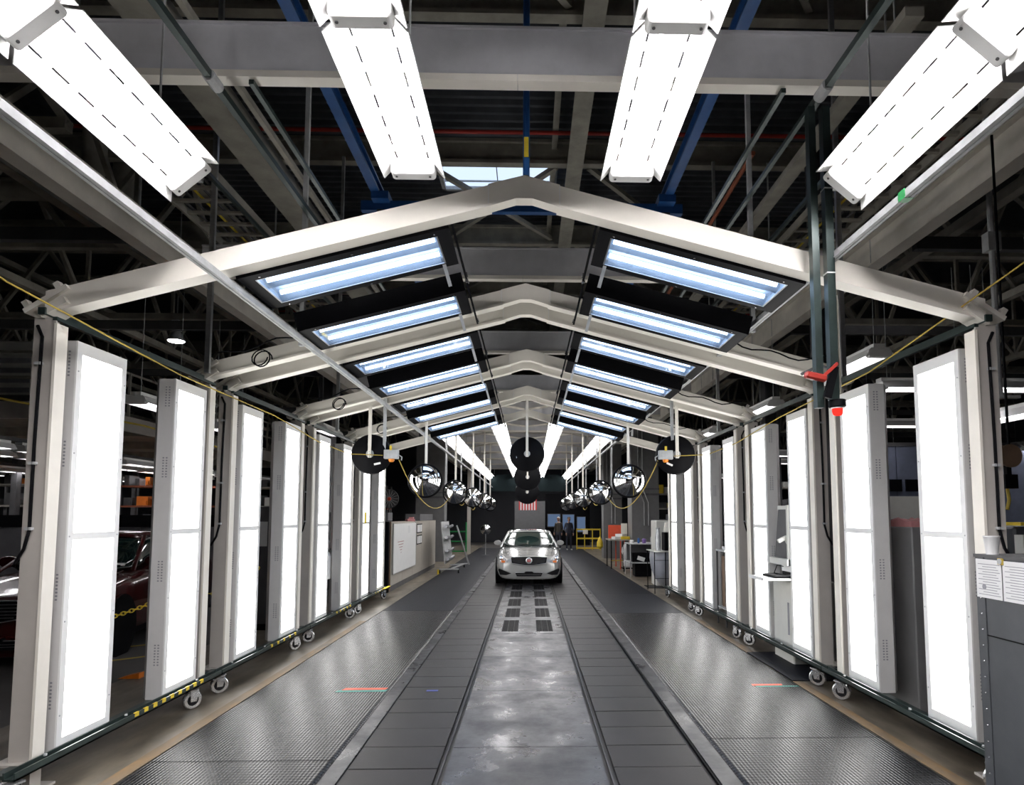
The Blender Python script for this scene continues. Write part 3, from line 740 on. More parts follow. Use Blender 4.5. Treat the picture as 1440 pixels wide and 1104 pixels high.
obj('hook', MB().tube([(-0.2, 0, 0.05), (-0.05, 0, 0.12), (0.03, 0, 0.1), (0.06, 0, 0.0), (0.05, 0, -0.08), (-0.05, 0, -0.1)], 0.014, 6), M['dark'], t)
obj('strap', MB().b2((-0.06, -0.02, -0.04), (0.04, 0.02, -0.01)), M['galv'], t)

# ================================================================== MIRRORS AND DISCS
def disc_back(r, y_flip=1):
    t = thing('mirror_disc', '', 'mirror')   # black back towards the camera (-y), centre at the origin
    obj('back_shell', MB().lathe([(r, -0.02), (r, 0.0), (r * 0.96, 0.03), (r * 0.5, 0.075), (0.02, 0.09)], 36, 'y'), M['black'], t, smooth=True)
    obj('hub_plate', MB().lathe([(0.055, 0.085), (0.06, 0.095), (0.055, 0.105), (0.01, 0.107)], 18, 'y'), M['galv'], t, smooth=True)
    return t
def dome(r):
    t = thing('dome_mirror', '', 'mirror')   # chrome dome towards the camera (-y)
    R_ = (r * r + 0.17 ** 2) / (2 * 0.17) if r > 0.17 else r
    prof = []
    for k in range(13):
        a = math.asin(min(1, r / R_)) * (1 - k / 12.0)
        prof.append((max(0.001, R_ * math.sin(a)), R_ * math.cos(a) - (R_ - 0.17)))
    obj('dome', MB().lathe(prof, 36, 'y'), M['chrome'], t, smooth=True)
    obj('rim', MB().lathe([(r, -0.03), (r + 0.012, -0.025), (r + 0.012, 0.02), (r - 0.004, 0.03)], 36, 'y'), M['black'], t, smooth=True)
    return t
def arm(t, z1, r, h0=-0.06, y=-0.115):
    obj('mounting_bar', MB().b2((-0.024, y - 0.012, h0), (0.024, y + 0.012, z1)), M['cream'], t)
    if y > -0.09: return
    for zz in (0.03, 0.0, h0 + 0.02): obj('bolt', MB().lathe([(0.007, 0.0), (0.007, 0.008)], 6, 'y', (0, y - 0.012, zz)), M['galv'], t)
discs = [((-2.43, 9.88, 2.79), 0.31, 'hanging left of the line below the strut rail', top_z(2.4) - 0.17 - 2.79, 12), ((2.28, 9.88, 2.79), 0.31, 'hanging right of the line below the strut rail', top_z(2.3) - 0.17 - 2.79, -12),
         ((-0.04, 12.2, 3.02), 0.335, 'over the middle of the line, the nearest of three', 4.13 - 3.02, 0), ((-0.05, 19.88, 3.04), 0.42, 'over the middle of the line, the second of three', 4.95 - 3.04, 0), ((-0.07, 23.73, 2.72), 0.45, 'over the middle of the line, the farthest of three', 4.95 - 2.72, 0)]
for c, r, lab, z1, tl in discs:
    t = disc_back(r); t.location = c; t['label'] = 'black round mirror back ' + lab; t['group'] = 'black backed round mirrors'
    arm(t, z1, r)
    obj('sticker', MB().box((0.11 * (1 if tl > 0 else -1), -0.074, -0.15) if tl else (-0.19, -0.06, -0.03), (0.10, 0.006, 0.03) if tl else (0.03, 0.006, 0.1), Matrix.Rotation(R(-12 if tl > 0 else 25), 3, 'Y') if tl else None), M['white'], t)
k = 0
for s in (-1, 1):
    for k, (xm, y, z, r) in enumerate(((1.92, 12.06, 2.50, 0.31), (1.80, 15.90, 2.42, 0.30), (1.70, 19.75, 2.40, 0.30), (1.62, 23.6, 2.37, 0.29), (1.64, 27.45, 2.34, 0.29))):
        t = dome(r); t.location = (s * xm - 0.03, y, z)
        for ch in t.children: ch.rotation_euler = (R(8), 0, s * R(-14))
        t['label'] = 'chrome dome mirror hanging on the %s side, %s from the camera' % (SIDE[s], ORD[k]); t['group'] = 'chrome dome mirrors'
        z1 = (top_z(xm) - 0.174 - z) if k == 0 else 4.95 - z
        obj('mounting_bar', MB().b2((-0.022, 0.05, r * 0.6), (0.022, 0.08, z1)), M['cream'], t)
# junction boxes with orange beacons and the sagging pull cord
for s in (-1, 1):
    for k, y in enumerate((9.78, 17.1, 20.9, 24.9)):
        t = thing('alarm_box', 'grey alarm box with orange light on the %s side, %s from the camera' % (SIDE[s], ORD[k]), 'alarm box', (s * 2.10, y, 2.74 if k == 0 else 2.55), 0, 'grey alarm boxes with orange lights')
        obj('box', MB().b2((-0.11, -0.05, -0.03), (0.11, 0.03, 0.11)), M['galv'], t, bev=0.008)
        obj('orange_lens', MB().lathe([(0.045, -0.03), (0.045, -0.05), (0.03, -0.075)], 14), M['orlens'], t, smooth=True)
        obj('switch_lever', MB().tube([(-s * 0.11, 0, 0.03), (-s * 0.16, 0, 0.0), (-s * 0.15, 0, -0.05)], 0.01, 6), M['galv'], t)
        obj('yellow_tag', MB().b2((-0.02, -0.055, 0.1), (0.015, -0.05, 0.17)), M['yellow'], t)
def catenary(p, q, sag, n=12):
    p = Vector(p); q = Vector(q)
    return [p.lerp(q, i / n) - Vector((0, 0, sag * 4 * (i / n) * (1 - i / n))) for i in range(n + 1)]
for s in (-1, 1):
    o = 0 if s < 0 else 0.06
    pts = [(s * 3.16, 2.4, 3.52 + o), (s * 3.16, 3.85, 3.26 + 3.5 * o), (s * 3.16, 5.8, 3.12 + o), (s * 3.14, 7.9, 3.08), (s * 2.95, 9.0, 2.88), (s * 2.7, 9.6, 2.77), (s * 2.22, 9.72, 2.76)]
    single('pull_cord', MB().tube(pts, 0.006, 6), M['rope'], 'yellow pull cord along the top of the %s light panels' % SIDE[s], 'cord', 'yellow pull cords')
    for k, (ya, yb, sag) in enumerate(((9.85, 17.0, 0.62), (17.2, 20.8, 0.4), (21, 24.8, 0.5))):
        single('sagging_cord', MB().tube(catenary((s * 2.0, ya, 2.70 if k == 0 else 2.55), (s * 2.0, yb, 2.55), sag), 0.009, 6), M['rope'], 'sagging yellow cord below the %s mirrors, %s span' % (SIDE[s], ORD[k]), 'cord', 'sagging yellow cords')
single('stray_rope', MB().tube([(-6.5, 6.0, 3.3), (-5.2, 6.4, 3.0), (-4.3, 7.2, 2.85), (-4.0, 9, 2.7)], 0.012, 6), M['rope'], 'yellow rope behind the left light panels, high up', 'rope')

# yellow plastic chain behind the left panels
def chain_(name, p, q, sag, n, lab):
    t = thing(name, lab, 'chain', p); mb = MB(); P = catenary((0, 0, 0), Vector(q) - Vector(p), sag, n)
    for i in range(n):
        a, b = P[i], P[i + 1]; d = (b - a).normalized(); m_ = (a + b) / 2
        u = d.cross(Vector((0, 0, 1))).normalized(); v = u.cross(d)
        if i % 2: u, v = v, u
        L = (b - a).length * 0.68; lk = []
        for j in range(9):
            an = 2 * PI * j / 8; lk.append(m_ + d * L * math.cos(an) + u * 0.018 * math.sin(an))
        mb.tube(lk, 0.006, 5, False)
    tag(obj('links', mb, M['yellow'], t), None, None, None, 'stuff')
chain_('yellow_chain', (-4.5, 6.3, 0.78), (-3.82, 6.9, 1.0), 0.05, 26, 'yellow plastic chain strung between the first two left light panels')
chain_('yellow_chain', (-3.9, 8.0, 0.9), (-3.8, 9.2, 1.12), 0.1, 26, 'yellow plastic chain behind the third and fourth left light panels')

# ================================================================== CARS
def loft(rings, close_ends=True):
    """rings: lists of points (same length) forming a tube"""
    n = len(rings[0]); vs = [p for r in rings for p in r]; fs = []
    for i in range(len(rings) - 1):
        for k in range(n):
            k2 = (k + 1) % n; fs.append((i*n+k, i*n+k2, (i+1)*n+k2, (i+1)*n+k))
    if close_ends: fs += [tuple(range(n)), tuple((len(rings)-1)*n + k for k in range(n))]
    return MB().add(vs, fs)
def interp(tab, y):
    for a, b in zip(tab, tab[1:]):
        if a[0] <= y <= b[0]:
            t = (y - a[0]) / (b[0] - a[0]); return [a[i] + (b[i] - a[i]) * t for i in range(1, len(a))]
    return list(tab[-1][1:])
def make_sedan(name, label, paint, loc, rz, full=True):
    """front bumper at y=0 looking to -y, length 4.6 m"""
    t = thing(name, label, 'car', loc, rz)
    #       y     halfw  zbot  zshoulder ztop
    tab = [(-0.02, 0.60, 0.20, 0.63, 0.68), (0.03, 0.72, 0.15, 0.70, 0.75), (0.12, 0.80, 0.14, 0.74, 0.79), (0.28, 0.86, 0.16, 0.77, 0.815), (0.55, 0.895, 0.20, 0.83, 0.87),
           (1.0, 0.905, 0.19, 0.90, 0.935), (1.35, 0.905, 0.18, 0.94, 0.975), (1.9, 0.905, 0.18, 0.955, 0.985), (2.8, 0.905, 0.18, 0.97, 1.0), (3.7, 0.90, 0.19, 0.99, 1.03),
           (4.25, 0.87, 0.22, 0.98, 1.03), (4.5, 0.82, 0.26, 0.95, 0.99), (4.62, 0.70, 0.34, 0.85, 0.90)]
    rings = []
    for y, w, zb, zs, zt in tab:
        zm = zb + (zs - zb) * 0.45
        half = [(w * 0.80, zb), (w * 0.97, zb + 0.07), (w, zm), (w * 0.985, zs - 0.12), (w * 0.93, zs - 0.03), (w * 0.78, zs + (zt - zs) * 0.35), (w * 0.45, zt - 0.005), (w * 0.15, zt)]
        rings.append([(x, y, z) for x, z in half] + [(-x, y, z) for x, z in reversed(half)])
    body = obj('body', loft(rings), paint, t, smooth=False)
    for p in body.data.polygons: p.use_smooth = True
    md = body.modifiers.new('s', 'SUBSURF'); md.levels = 2; md.render_levels = 2
    # greenhouse
    gtab = [(1.30, 0.70, 0.96, 0.975), (1.75, 0.72, 0.965, 1.22), (2.10, 0.66, 0.97, 1.385), (2.45, 0.62, 0.97, 1.425), (2.9, 0.61, 0.98, 1.42), (3.3, 0.62, 0.99, 1.36), (3.75, 0.66, 1.0, 1.17), (4.05, 0.66, 1.01, 1.04)]
    rg = []
    for y, wr, zb, zt in gtab:
        wb = 0.80
        f = (zt - zb) / 0.45
        wt = wb + (0.60 - wb) * f
        half = [(wb, zb - 0.04), (wb + (wt - wb) * 0.5, zb + (zt - zb) * 0.5), (wt + 0.01, zt - 0.03 * f), (wt * 0.8, zt - 0.004), (wt * 0.3, zt + 0.008)]
        rg.append([(x, y, z) for x, z in half] + [(-x, y, z) for x, z in reversed(half)])
    gh = obj('windows', loft(rg), M['carglass'], t)
    for p in gh.data.polygons: p.use_smooth = True
    md = gh.modifiers.new('s', 'SUBSURF'); md.levels = 2; md.render_levels = 2
    # roof skin following the greenhouse
    rr = []
    for y, w, z in ((2.06, 0.60, 1.378), (2.2, 0.61, 1.408), (2.5, 0.61, 1.437), (2.9, 0.60, 1.432), (3.25, 0.60, 1.38), (3.36, 0.58, 1.35)):
        rr.append([(w * q, y, z - 0.035 * abs(q) ** 3) for q in (-1, -0.7, -0.35, 0, 0.35, 0.7, 1)] + [(w * q, y, z - 0.012 - 0.035 * abs(q) ** 3) for q in (1, 0.7, 0.35, 0, -0.35, -0.7, -1)])
    rf = obj('roof', loft(rr), paint, t)
    for p in rf.data.polygons: p.use_smooth = True
    for s in (-1, 1):
        obj('pillar', MB().beam((s * 0.81, 1.30, 0.955), (s * 0.605, 2.10, 1.375), 0.055, 0.03).beam((s * 0.605, 2.08, 1.37), (s * 0.60, 3.3, 1.352), 0.05, 0.035).beam((s * 0.60, 3.3, 1.35), (s * 0.80, 4.05, 1.0), 0.08, 0.03), paint, t, bev=0.01)
        obj('door_pillar', MB().beam((s * 0.80, 2.55, 0.97), (s * 0.615, 2.6, 1.38), 0.05, 0.03, (1, 0, 0)), M['black'], t)
        mr = obj('side_mirror', MB().lathe([(0.02, -0.08), (0.07, -0.07), (0.09, -0.02), (0.092, 0.04), (0.085, 0.05)], 14, 'y'), paint, t, smooth=True, loc=(s * 0.91, 1.70, 1.06))
        mr.scale = (1.2, 1.0, 0.8)
        obj('mirror_arm', MB().beam((s * 0.78, 1.72, 0.985), (s * 0.93, 1.70, 1.06), 0.08, 0.05), paint, t)
        for yy in (0.86, 3.63):
            w = obj('wheel', MB().lathe([(0.20, -0.11), (0.31, -0.115), (0.333, -0.09), (0.333, 0.09), (0.31, 0.115), (0.20, 0.11)], 28, 'x', (s * 0.785, yy, 0.333)), M['rubber'], t, smooth=True)
            obj('rim', MB().lathe([(0.02, s * 0.10), (0.06, s * 0.118), (0.205, s * 0.113), (0.205, s * 0.09)], 20, 'x', (s * 0.785, yy, 0.333)), M['alu'], w)
            obj('wheel_arch', MB().lathe([(0.365, s * 0.0), (0.375, s * 0.127), (0.30, s * 0.128)], 28, 'x', (s * 0.785, yy, 0.34)), M['black'], t)
        # headlights: swept up along the wing
        hp = [(0.565, 0.60), (0.72, 0.585), (0.765, 0.65), (0.80, 0.80), (0.775, 0.875), (0.70, 0.76), (0.57, 0.665)]
        hv = []
        for x, z in hp:
            ax = x; yb = -0.085 + max(0, (ax - 0.50)) * 0.60 + max(0, z - 0.68) * 1.15
            hv.append((s * x, yb - 0.02, z))
        n_ = len(hv); hb = [(v[0] * 0.98, v[1] + 0.14, v[2]) for v in hv]
        hl = obj('headlight', MB().add(hv + hb, [tuple(range(n_)), tuple(range(2*n_-1, n_-1, -1))] + [(i, (i+1) % n_, (i+1) % n_ + n_, i + n_) for i in range(n_)]), M['lens'], t)
        obj('indicator', MB().box((s * 0.68, 0.0, 0.635), (0.10, 0.05, 0.055)), M['amber'], hl)
        obj('projector', MB().lathe([(0.045, 0.0), (0.05, 0.02), (0.03, 0.03), (0.005, 0.034)], 14, 'y', (s * 0.735, 0.05, 0.72)), M['chrome'], hl, smooth=True)
        # fog intake
        fp = [(0.47, 0.33), (0.60, 0.285), (0.76, 0.29), (0.81, 0.42), (0.79, 0.45)]
        fv = [(s * x, -0.10 + max(0, x - 0.5) * 0.30, z) for x, z in fp]; n_ = len(fv); fb = [(v[0], v[1] + 0.1, v[2]) for v in fv]
        obj('side_intake', MB().add(fv + fb, [tuple(range(n_)), tuple(range(2*n_-1, n_-1, -1))] + [(i, (i+1) % n_, (i+1) % n_ + n_, i + n_) for i in range(n_)]), M['black'], t)
    # grille: shield shape with slats
    gp = [(-0.48, 0.745), (-0.2, 0.755), (0.2, 0.755), (0.48, 0.745), (0.455, 0.59), (0.10, 0.535), (-0.10, 0.535), (-0.455, 0.59)]
    gr = obj('grille', MB().prism(gp, -0.035, 0.05), M['black'], t, (0, -0.07, 0.01))
    for z, w in ((0.715, 0.45), (0.68, 0.44), (0.645, 0.435), (0.61, 0.40), (0.578, 0.22)):
        obj('grille_bar', MB().b2((-w, -0.043, z - 0.004), (w, -0.033, z + 0.004)), M['dark'], gr)
    obj('grille_trim', MB().tube([(x, -0.038, z) for x, z in gp + gp[:1]], 0.006, 6), M['alu'], gr)
    em = obj('wreath_emblem', MB().lathe([(0.085, 0.0), (0.085, 0.012), (0.062, 0.016), (0.060, 0.006)], 24, 'y', (0, -0.04, 0.655)), M['zinc'], t, (0, -0.07, 0.01))
    obj('crest', MB().prism([(-0.045, 0.685), (0.045, 0.685), (0.045, 0.645), (0.0, 0.605), (-0.045, 0.645)], -0.062, -0.05), M['flagred'], em)
    obj('crest_bars', MB().prism([(-0.045, 0.672), (0.045, 0.672), (0.045, 0.662), (-0.045, 0.662)], -0.066, -0.06).prism([(-0.006, 0.685), (0.006, 0.685), (0.006, 0.61), (-0.006, 0.61)], -0.066, -0.06), M['alu'], em)
    li = obj('lower_intake', MB().prism([(-0.36, 0.345), (-0.12, 0.345), (-0.09, 0.375), (0.09, 0.375), (0.12, 0.345), (0.36, 0.345), (0.32, 0.255), (-0.32, 0.255)], -0.02, 0.06), M['black'], t, (0, -0.07, 0))
    obj('chrome_strip', MB().b2((-0.36, -0.026, 0.348), (-0.12, -0.018, 0.357)).b2((0.12, -0.026, 0.348), (0.36, -0.018, 0.357)), M['alu'], li)
    for z in (0.31, 0.285): obj('intake_bar', MB().b2((-0.33, -0.026, z), (0.33, -0.018, z + 0.006)), M['dark'], li)
    obj('underbody', MB().b2((-0.72, 0.3, 0.14), (0.72, 4.3, 0.22)), M['black'], t)
    obj('hood_seam', MB().tube([(-0.60, 0.30, 0.835), (-0.64, 0.6, 0.885), (-0.68, 1.0, 0.93), (-0.70, 1.28, 0.962)], 0.004, 5).tube([(0.60, 0.30, 0.835), (0.64, 0.6, 0.885), (0.68, 1.0, 0.93), (0.70, 1.28, 0.962)], 0.004, 5), M['dark'], t)
    obj('window_paper', MB().box((0.52, 1.42, 1.03), (0.28, 0.01, 0.05), Matrix.Rotation(R(-55), 3, 'X')), M['paper'], t)
    obj('wiper', MB().beam((-0.55, 1.30, 0.995), (0.02, 1.38, 1.02), 0.015, 0.015).beam((0.1, 1.30, 0.995), (0.62, 1.38, 1.02), 0.015, 0.015), M['black'], t)
    return t
make_sedan('sedan', 'silver four-door sedan facing the camera in the middle of the line', M['paint_silver'], (0.0, 17.1, 0), 0)
make_sedan('parked_car', 'dark red car parked in the dim hall behind the left light panels', M['paint_red'], (-6.25, 7.8, 0), R(8)).scale = (1.05, 1.05, 1.12)

# ================================================================== PEOPLE
def person(label, loc, rz, arm_bend, stride, coatm, hat=False):
    t = thing('person', label, 'person', loc, rz)
    J = [((0, 0, 0.95), .135, -1), ((0, 0, 1.12), .125, 0), ((0, 0.01, 1.32), .15, 1), ((0, 0.01, 1.46), .075, 2), ((0, -0.01, 1.54), .055, 3),
         ((0.18, 0.01, 1.42), .06, 2), ((0.24, 0.03, 1.15), .045, 5), ((0.22, -0.10 * arm_bend + 0.02, 0.93), .035, 6),
         ((-0.18, 0.01, 1.42), .06, 2), ((-0.24, 0.03, 1.15), .045, 8), ((-0.22, -0.16 * arm_bend + 0.02, 0.94), .035, 9),
         ((0.09, 0, 0.86), .09, 0), ((0.10, -stride * 0.5, 0.48), .062, 11), ((0.10, -stride * 0.7, 0.09), .045, 12), ((0.11, -stride * 0.7 - 0.15, 0.04), .035, 13),
         ((-0.09, 0, 0.86), .09, 0), ((-0.10, stride * 0.3, 0.48), .062, 15), ((-0.10, stride, 0.10), .045, 16), ((-0.11, stride - 0.14, 0.04), .035, 17)]
    # palms and fingers
    for base, s in ((7, 1), (10, -1)):
        wx, wy, wz = J[base][0]; pi = len(J)
        J.append(((wx, wy - 0.01, wz - 0.07), .03, base))
        for f in range(4):
            J.append(((wx, wy - 0.035 + f * 0.02, wz - 0.12), .009, pi)); J.append(((wx - s * 0.015, wy - 0.035 + f * 0.02, wz - 0.165 + abs(f - 1.5) * 0.008), .008, len(J) - 1))
        J.append(((wx, wy - 0.06, wz - 0.09), .010, pi)); J.append(((wx - s * 0.01, wy - 0.075, wz - 0.12), .008, len(J) - 1))
    me = bpy.data.meshes.new('body'); me.from_pydata([j[0] for j in J], [(i, j[2]) for i, j in enumerate(J) if j[2] >= 0], []); me.update()
    o = bpy.data.objects.new('body', me); COL.objects.link(o)
    o.modifiers.new('k', 'SKIN'); sv = me.skin_vertices[0].data
    for i, j in enumerate(J): sv[i].radius = (j[1] * (1.25 if i in (1, 2) else 1), j[1] * (0.8 if i in (1, 2) else 1)); sv[i].use_root = (i == 0)
    sb = o.modifiers.new('s', 'SUBSURF'); sb.levels = 1
    dg = bpy.context.evaluated_depsgraph_get(); m2 = bpy.data.meshes.new_from_object(o.evaluated_get(dg)); o.modifiers.clear(); o.data = m2; m2.name = 'body'
    m2.materials.clear()
    for mm in (coatm, M['cloth'], M['skin'], M['plastic']): m2.materials.append(mm)
    for p in m2.polygons:
        z = p.center.z; x = abs(p.center.x); p.use_smooth = True
        p.material_index = 3 if z < 0.09 else 2 if (z > 1.47 or (z < 0.92 and x > 0.185)) else 1 if z < 0.96 else 0
    o.parent = t
    hd = obj('head', MB().lathe([(0.02, -0.12), (0.05, -0.11), (0.072, -0.06), (0.08, 0.0), (0.083, 0.05), (0.07, 0.09), (0.03, 0.115), (0.003, 0.12)], 16, 'z', (0, -0.015, 1.655)).box((0, -0.105, 1.645), (0.02, 0.035, 0.04)).box((0.08, -0.01, 1.65), (0.015, 0.03, 0.05)).box((-0.08, -0.01, 1.65), (0.015, 0.03, 0.05)), M['skin'], t, smooth=True)
    for s in (-1, 1): obj('eye', MB().box((s * 0.03, -0.092, 1.665), (0.02, 0.008, 0.01)), M['black'], hd)
    obj('mouth', MB().box((0, -0.088, 1.60), (0.04, 0.006, 0.008)), M['flagred'], hd)
    obj('hair', MB().lathe([(0.085, 0.01), (0.088, 0.05), (0.076, 0.095), (0.03, 0.122), (0.003, 0.126)], 16, 'z', (0, -0.003, 1.66)), M['white'] if hat else M['hair'], t, smooth=True)
    return t
person('person in dark jacket and jeans with white shoes standing behind the car', (2.12, 34.2, 0), R(20), 1.0, 0.06, M['cloth'])
person('person in dark clothes with a pale cap seen just above the car roof edge', (1.60, 34.8, 0), R(-30), 0.6, 0.0, M['hair'], True)

# ================================================================== LEFT SIDE OF THE TUNNEL, BEYOND THE PANELS
t = thing('partition_cabinet', 'long beige cabinet wall with whiteboard left of the line', 'cabinet', (-3.36, 15.7, 0), 0)
for k in range(5):
    obj('panel', MB().b2((-0.55, k * 1.5 + 0.005, 0.14), (0, k * 1.5 + 1.495, 1.68)), M['beige'], t)
obj('plinth', MB().b2((-0.55, 0, 0.0), (-0.02, 7.5, 0.14)), M['dark'], t)
obj('end_panel', MB().b2((-0.9, -0.12, 0.0), (-0.02, -0.01, 1.70)), M['black'], t)
obj('vertical_edge', MB().b2((-0.05, -0.01, 0.02), (0.01, 0.03, 1.70)), M['brown'], t)
t = thing('whiteboard', 'large whiteboard with faint red writing on the beige cabinet wall', 'whiteboard', (-3.345, 15.9, 0.42), 0)
obj('board', MB().b2((0, 0, 0), (0.02, 3.1, 1.22)), M['white'], t)
obj('board_frame', MB().b2((0, -0.02, -0.02), (0.025, 0, 1.24)).b2((0, 3.1, -0.02), (0.025, 3.12, 1.24)).b2((0, 0, -0.02), (0.025, 3.1, 0)), M['alu'], t)
for k in range(5): obj('marker_line', MB().b2((0.0205, 0.5 + 0.1 * k, 0.75 - 0.07 * k), (0.0215, 1.3 - 0.08 * k, 0.765 - 0.07 * k)), M['pink'], t)
obj('note', MB().b2((0.0205, 1.9, 0.95), (0.023, 2.1, 1.15)), M['paper'], t)
for k, zz in enumerate((1.32, 0.98)):
    t = thing('notice_sheet', 'framed notice sheet with four small blocks beside the whiteboard, %s' % ('upper', 'lower')[k], 'notice', (-3.35, 19.3, zz), 0, 'framed notices beside the whiteboard')
    obj('sheet', MB().b2((0, 0, 0), (0.005, 0.9, 0.28)), M['black'], t)
    for i in range(3): obj('block', MB().b2((0.005, 0.04 + 0.29 * i, 0.03), (0.008, 0.28 + 0.29 * i, 0.25)), M['paper'], t)
single('grey_duct_box', MB().b2((-5.6, 15.8, 1.72), (-3.45, 16.3, 1.92)), M['gwall'], 'long grey box on top of the beige cabinet wall, near one', 'box')
single('grey_duct_box', MB().b2((-3.9, 20.4, 1.69), (-3.45, 23.1, 1.90)), M['gwall'], 'long grey box on top of the beige cabinet wall, far one', 'box')
single('glove_pair', MB().box((-3.5, 19.0, 1.71), (0.22, 0.3, 0.08), Matrix.Rotation(0.4, 3, 'Z')).box((-3.5, 19.2, 1.77), (0.12, 0.2, 0.06)), M['pink'], 'crumpled pinkish cloth on top of the beige cabinet wall', 'cloth')
t = thing('wall_fan', 'round black cage fan above the beige cabinet wall', 'fan', (-5.2, 24.0, 1.72))
obj('pole', MB().tube([(0, 0, 0), (0, 0, 0.55)], 0.03, 8), M['dark'], t)
obj('cage', MB().lathe([(0.34, 0.0), (0.36, 0.03), (0.34, 0.06), (0.32, 0.03)], 24, 'y', (0, 0, 0.75)), M['dark'], t)
for k in range(8):
    a = k * PI / 8; obj('cage_wire', MB().tube([(-0.33 * math.cos(a), -0.05, 0.75 - 0.33 * math.sin(a)), (0.33 * math.cos(a), -0.05, 0.75 + 0.33 * math.sin(a))], 0.008, 5), M['galv'], t)
obj('hub', MB().lathe([(0.08, 0.02), (0.06, 0.09), (0.01, 0.1)], 14, 'y', (0, 0, 0.75)), M['redtape'], t)
# rack with hanging clear film
t = thing('film_rack', 'wheeled rack hung with clear plastic bags beside the left walkway', 'rack', (-2.75, 20.4, 0), 0)
obj('upright_panel', MB().box((0, 1.2, 0.98), (0.03, 1.9, 1.35), Matrix.Rotation(R(-6), 3, 'Y')), M['galv'], t)
for k, zz in enumerate((1.5, 1.15, 0.72, 0.45)):
    obj('film_roll', MB().tube([(0.08 + 0.02 * k, 0.3, zz), (0.09 + 0.02 * k, 1.2, zz - 0.03), (0.08 + 0.02 * k, 2.0, zz)], 0.05, 8), M['film'], t, smooth=True)
obj('stand_frame', MB().beam((0.25, 1.9, 1.5), (0.6, 2.8, 0.1), 0.04, 0.04).beam((0.25, 0.4, 0.14), (0.45, 2.6, 0.14), 0.04, 0.04).beam((-0.1, 0.3, 0.14), (0.5, 0.3, 0.14), 0.04, 0.04).beam((0.0, 2.1, 0.14), (0.55, 2.7, 0.14), 0.04, 0.04), M['galv'], t)
for x, y in ((-0.1, 0.3), (0.5, 0.3), (0.45, 2.6)): obj('wheel', MB().lathe([(0.05, -0.02), (0.06, -0.01), (0.06, 0.01), (0.05, 0.02)], 14, 'x', (x, y, 0.06)), M['rubber'], t)
obj('yellow_foot', MB().b2((-0.15, 0.1, 0.0), (-0.10, 0.15, 0.14)), M['yellow'], t)
single('floor_tape', MB().b2((-2.8, 20.0, 0.001), (-2.1, 21.0, 0.003)).b2((-2.4, 21.5, 0.001), (-2.1, 23.3, 0.003)), M['rope'], 'yellow floor marking under the film rack', 'floor marking')
# big columns
for k, (x, y, w, d) in enumerate(((-4.0, 26.4, 1.15, 0.8), (4.05, 22.7, 0.95, 0.95), (3.65, 28.3, 0.80, 0.8))):
    nm = ('left of the line behind the film rack', 'right of the line behind the wire shelf', 'right of the line behind the work bench')[k]
    t = thing('building_column', 'square grey clad building column %s' % nm, 'column', (x, y, 0))
    obj('cladding', MB().b2((-w / 2, -d / 2, 0), (w / 2, d / 2, 2.55)), M['gcol'] if 'gcol' in M else M['gwall'], t)
    obj('band', MB().b2((-w / 2 - 0.02, -d / 2 - 0.02, 2.55), (w / 2 + 0.02, d / 2 + 0.02, 2.62)).b2((-w / 2 - 0.015, -d / 2 - 0.015, 2.75), (w / 2 + 0.015, d / 2 + 0.015, 2.80)), M['dark'], t)
    obj('upper_cladding', MB().b2((-w / 2, -d / 2, 2.62), (w / 2, d / 2, 8.2)), M['gcol'] if 'gcol' in M else M['gwall'], t)
    if k: obj('conduit', MB().tube([(-0.05, -d / 2 - 0.03, 1.5), (-0.05, -d / 2 - 0.03, 2.3), (-0.25, -d / 2 - 0.03, 2.8), (-0.25, -d / 2 - 0.03, 5)], 0.018, 6).tube([(0.1, -d / 2 - 0.03, 1.5), (0.1, -d / 2 - 0.03, 2.3), (-0.1, -d / 2 - 0.03, 2.8), (-0.1, -d / 2 - 0.03, 5)], 0.018, 6), M['galv'], t)
single('light_column', MB().b2((-2.98, 31.0, 0), (-2.82, 31.16, 4.95)), M['post'], 'slim pale post at the far left edge of the line', 'post')
t = thing('pole_mirror', 'round chrome mirror on a thin floor pole far left of the car', 'mirror', (-2.02, 30, 0))
obj('pole', MB().tube([(0, 0, 0), (0, 0, 0.95)], 0.015, 8), M['galv'], t)
obj('foot', MB().lathe([(0.2, 0), (0.2, 0.02), (0.03, 0.04)], 16), M['dark'], t)
obj('dome', MB().lathe([(0.24, 0.0), (0.23, 0.06), (0.18, 0.12), (0.1, 0.16), (0.01, 0.18)], 24, 'y', (0, 0, 1.19)), M['chrome'], t, smooth=True)
# paper roll dispenser between panels, left
t = thing('roll_stand', 'small stand with white paper roll between left light panels', 'stand', (-3.62, 11.35, 0))
obj('stand_post', MB().b2((-0.02, -0.15, 0), (0.02, -0.11, 1.45)).b2((-0.02, 0.11, 0), (0.02, 0.15, 1.45)), M['dark'], t)
obj('shelf', MB().b2((-0.12, -0.2, 1.25), (0.14, 0.2, 1.27)), M['dark'], t)
obj('paper_roll', MB().lathe([(0.02, -0.12), (0.10, -0.12), (0.10, 0.12), (0.02, 0.12)], 20, 'y', (0.05, 0, 1.12)), M['paper'], t, smooth=True)
obj('loose_paper', MB().b2((0.145, -0.11, 0.75), (0.148, 0.11, 1.12)), M['paper'], t)
single('red_bottle', MB().lathe([(0.04, 0), (0.04, 0.16), (0.015, 0.2), (0.015, 0.24)], 12), M['redtape'], 'red spray bottle on the small stand by the left panels', 'bottle', None, (-3.62, 11.25, 1.27), smooth=True)
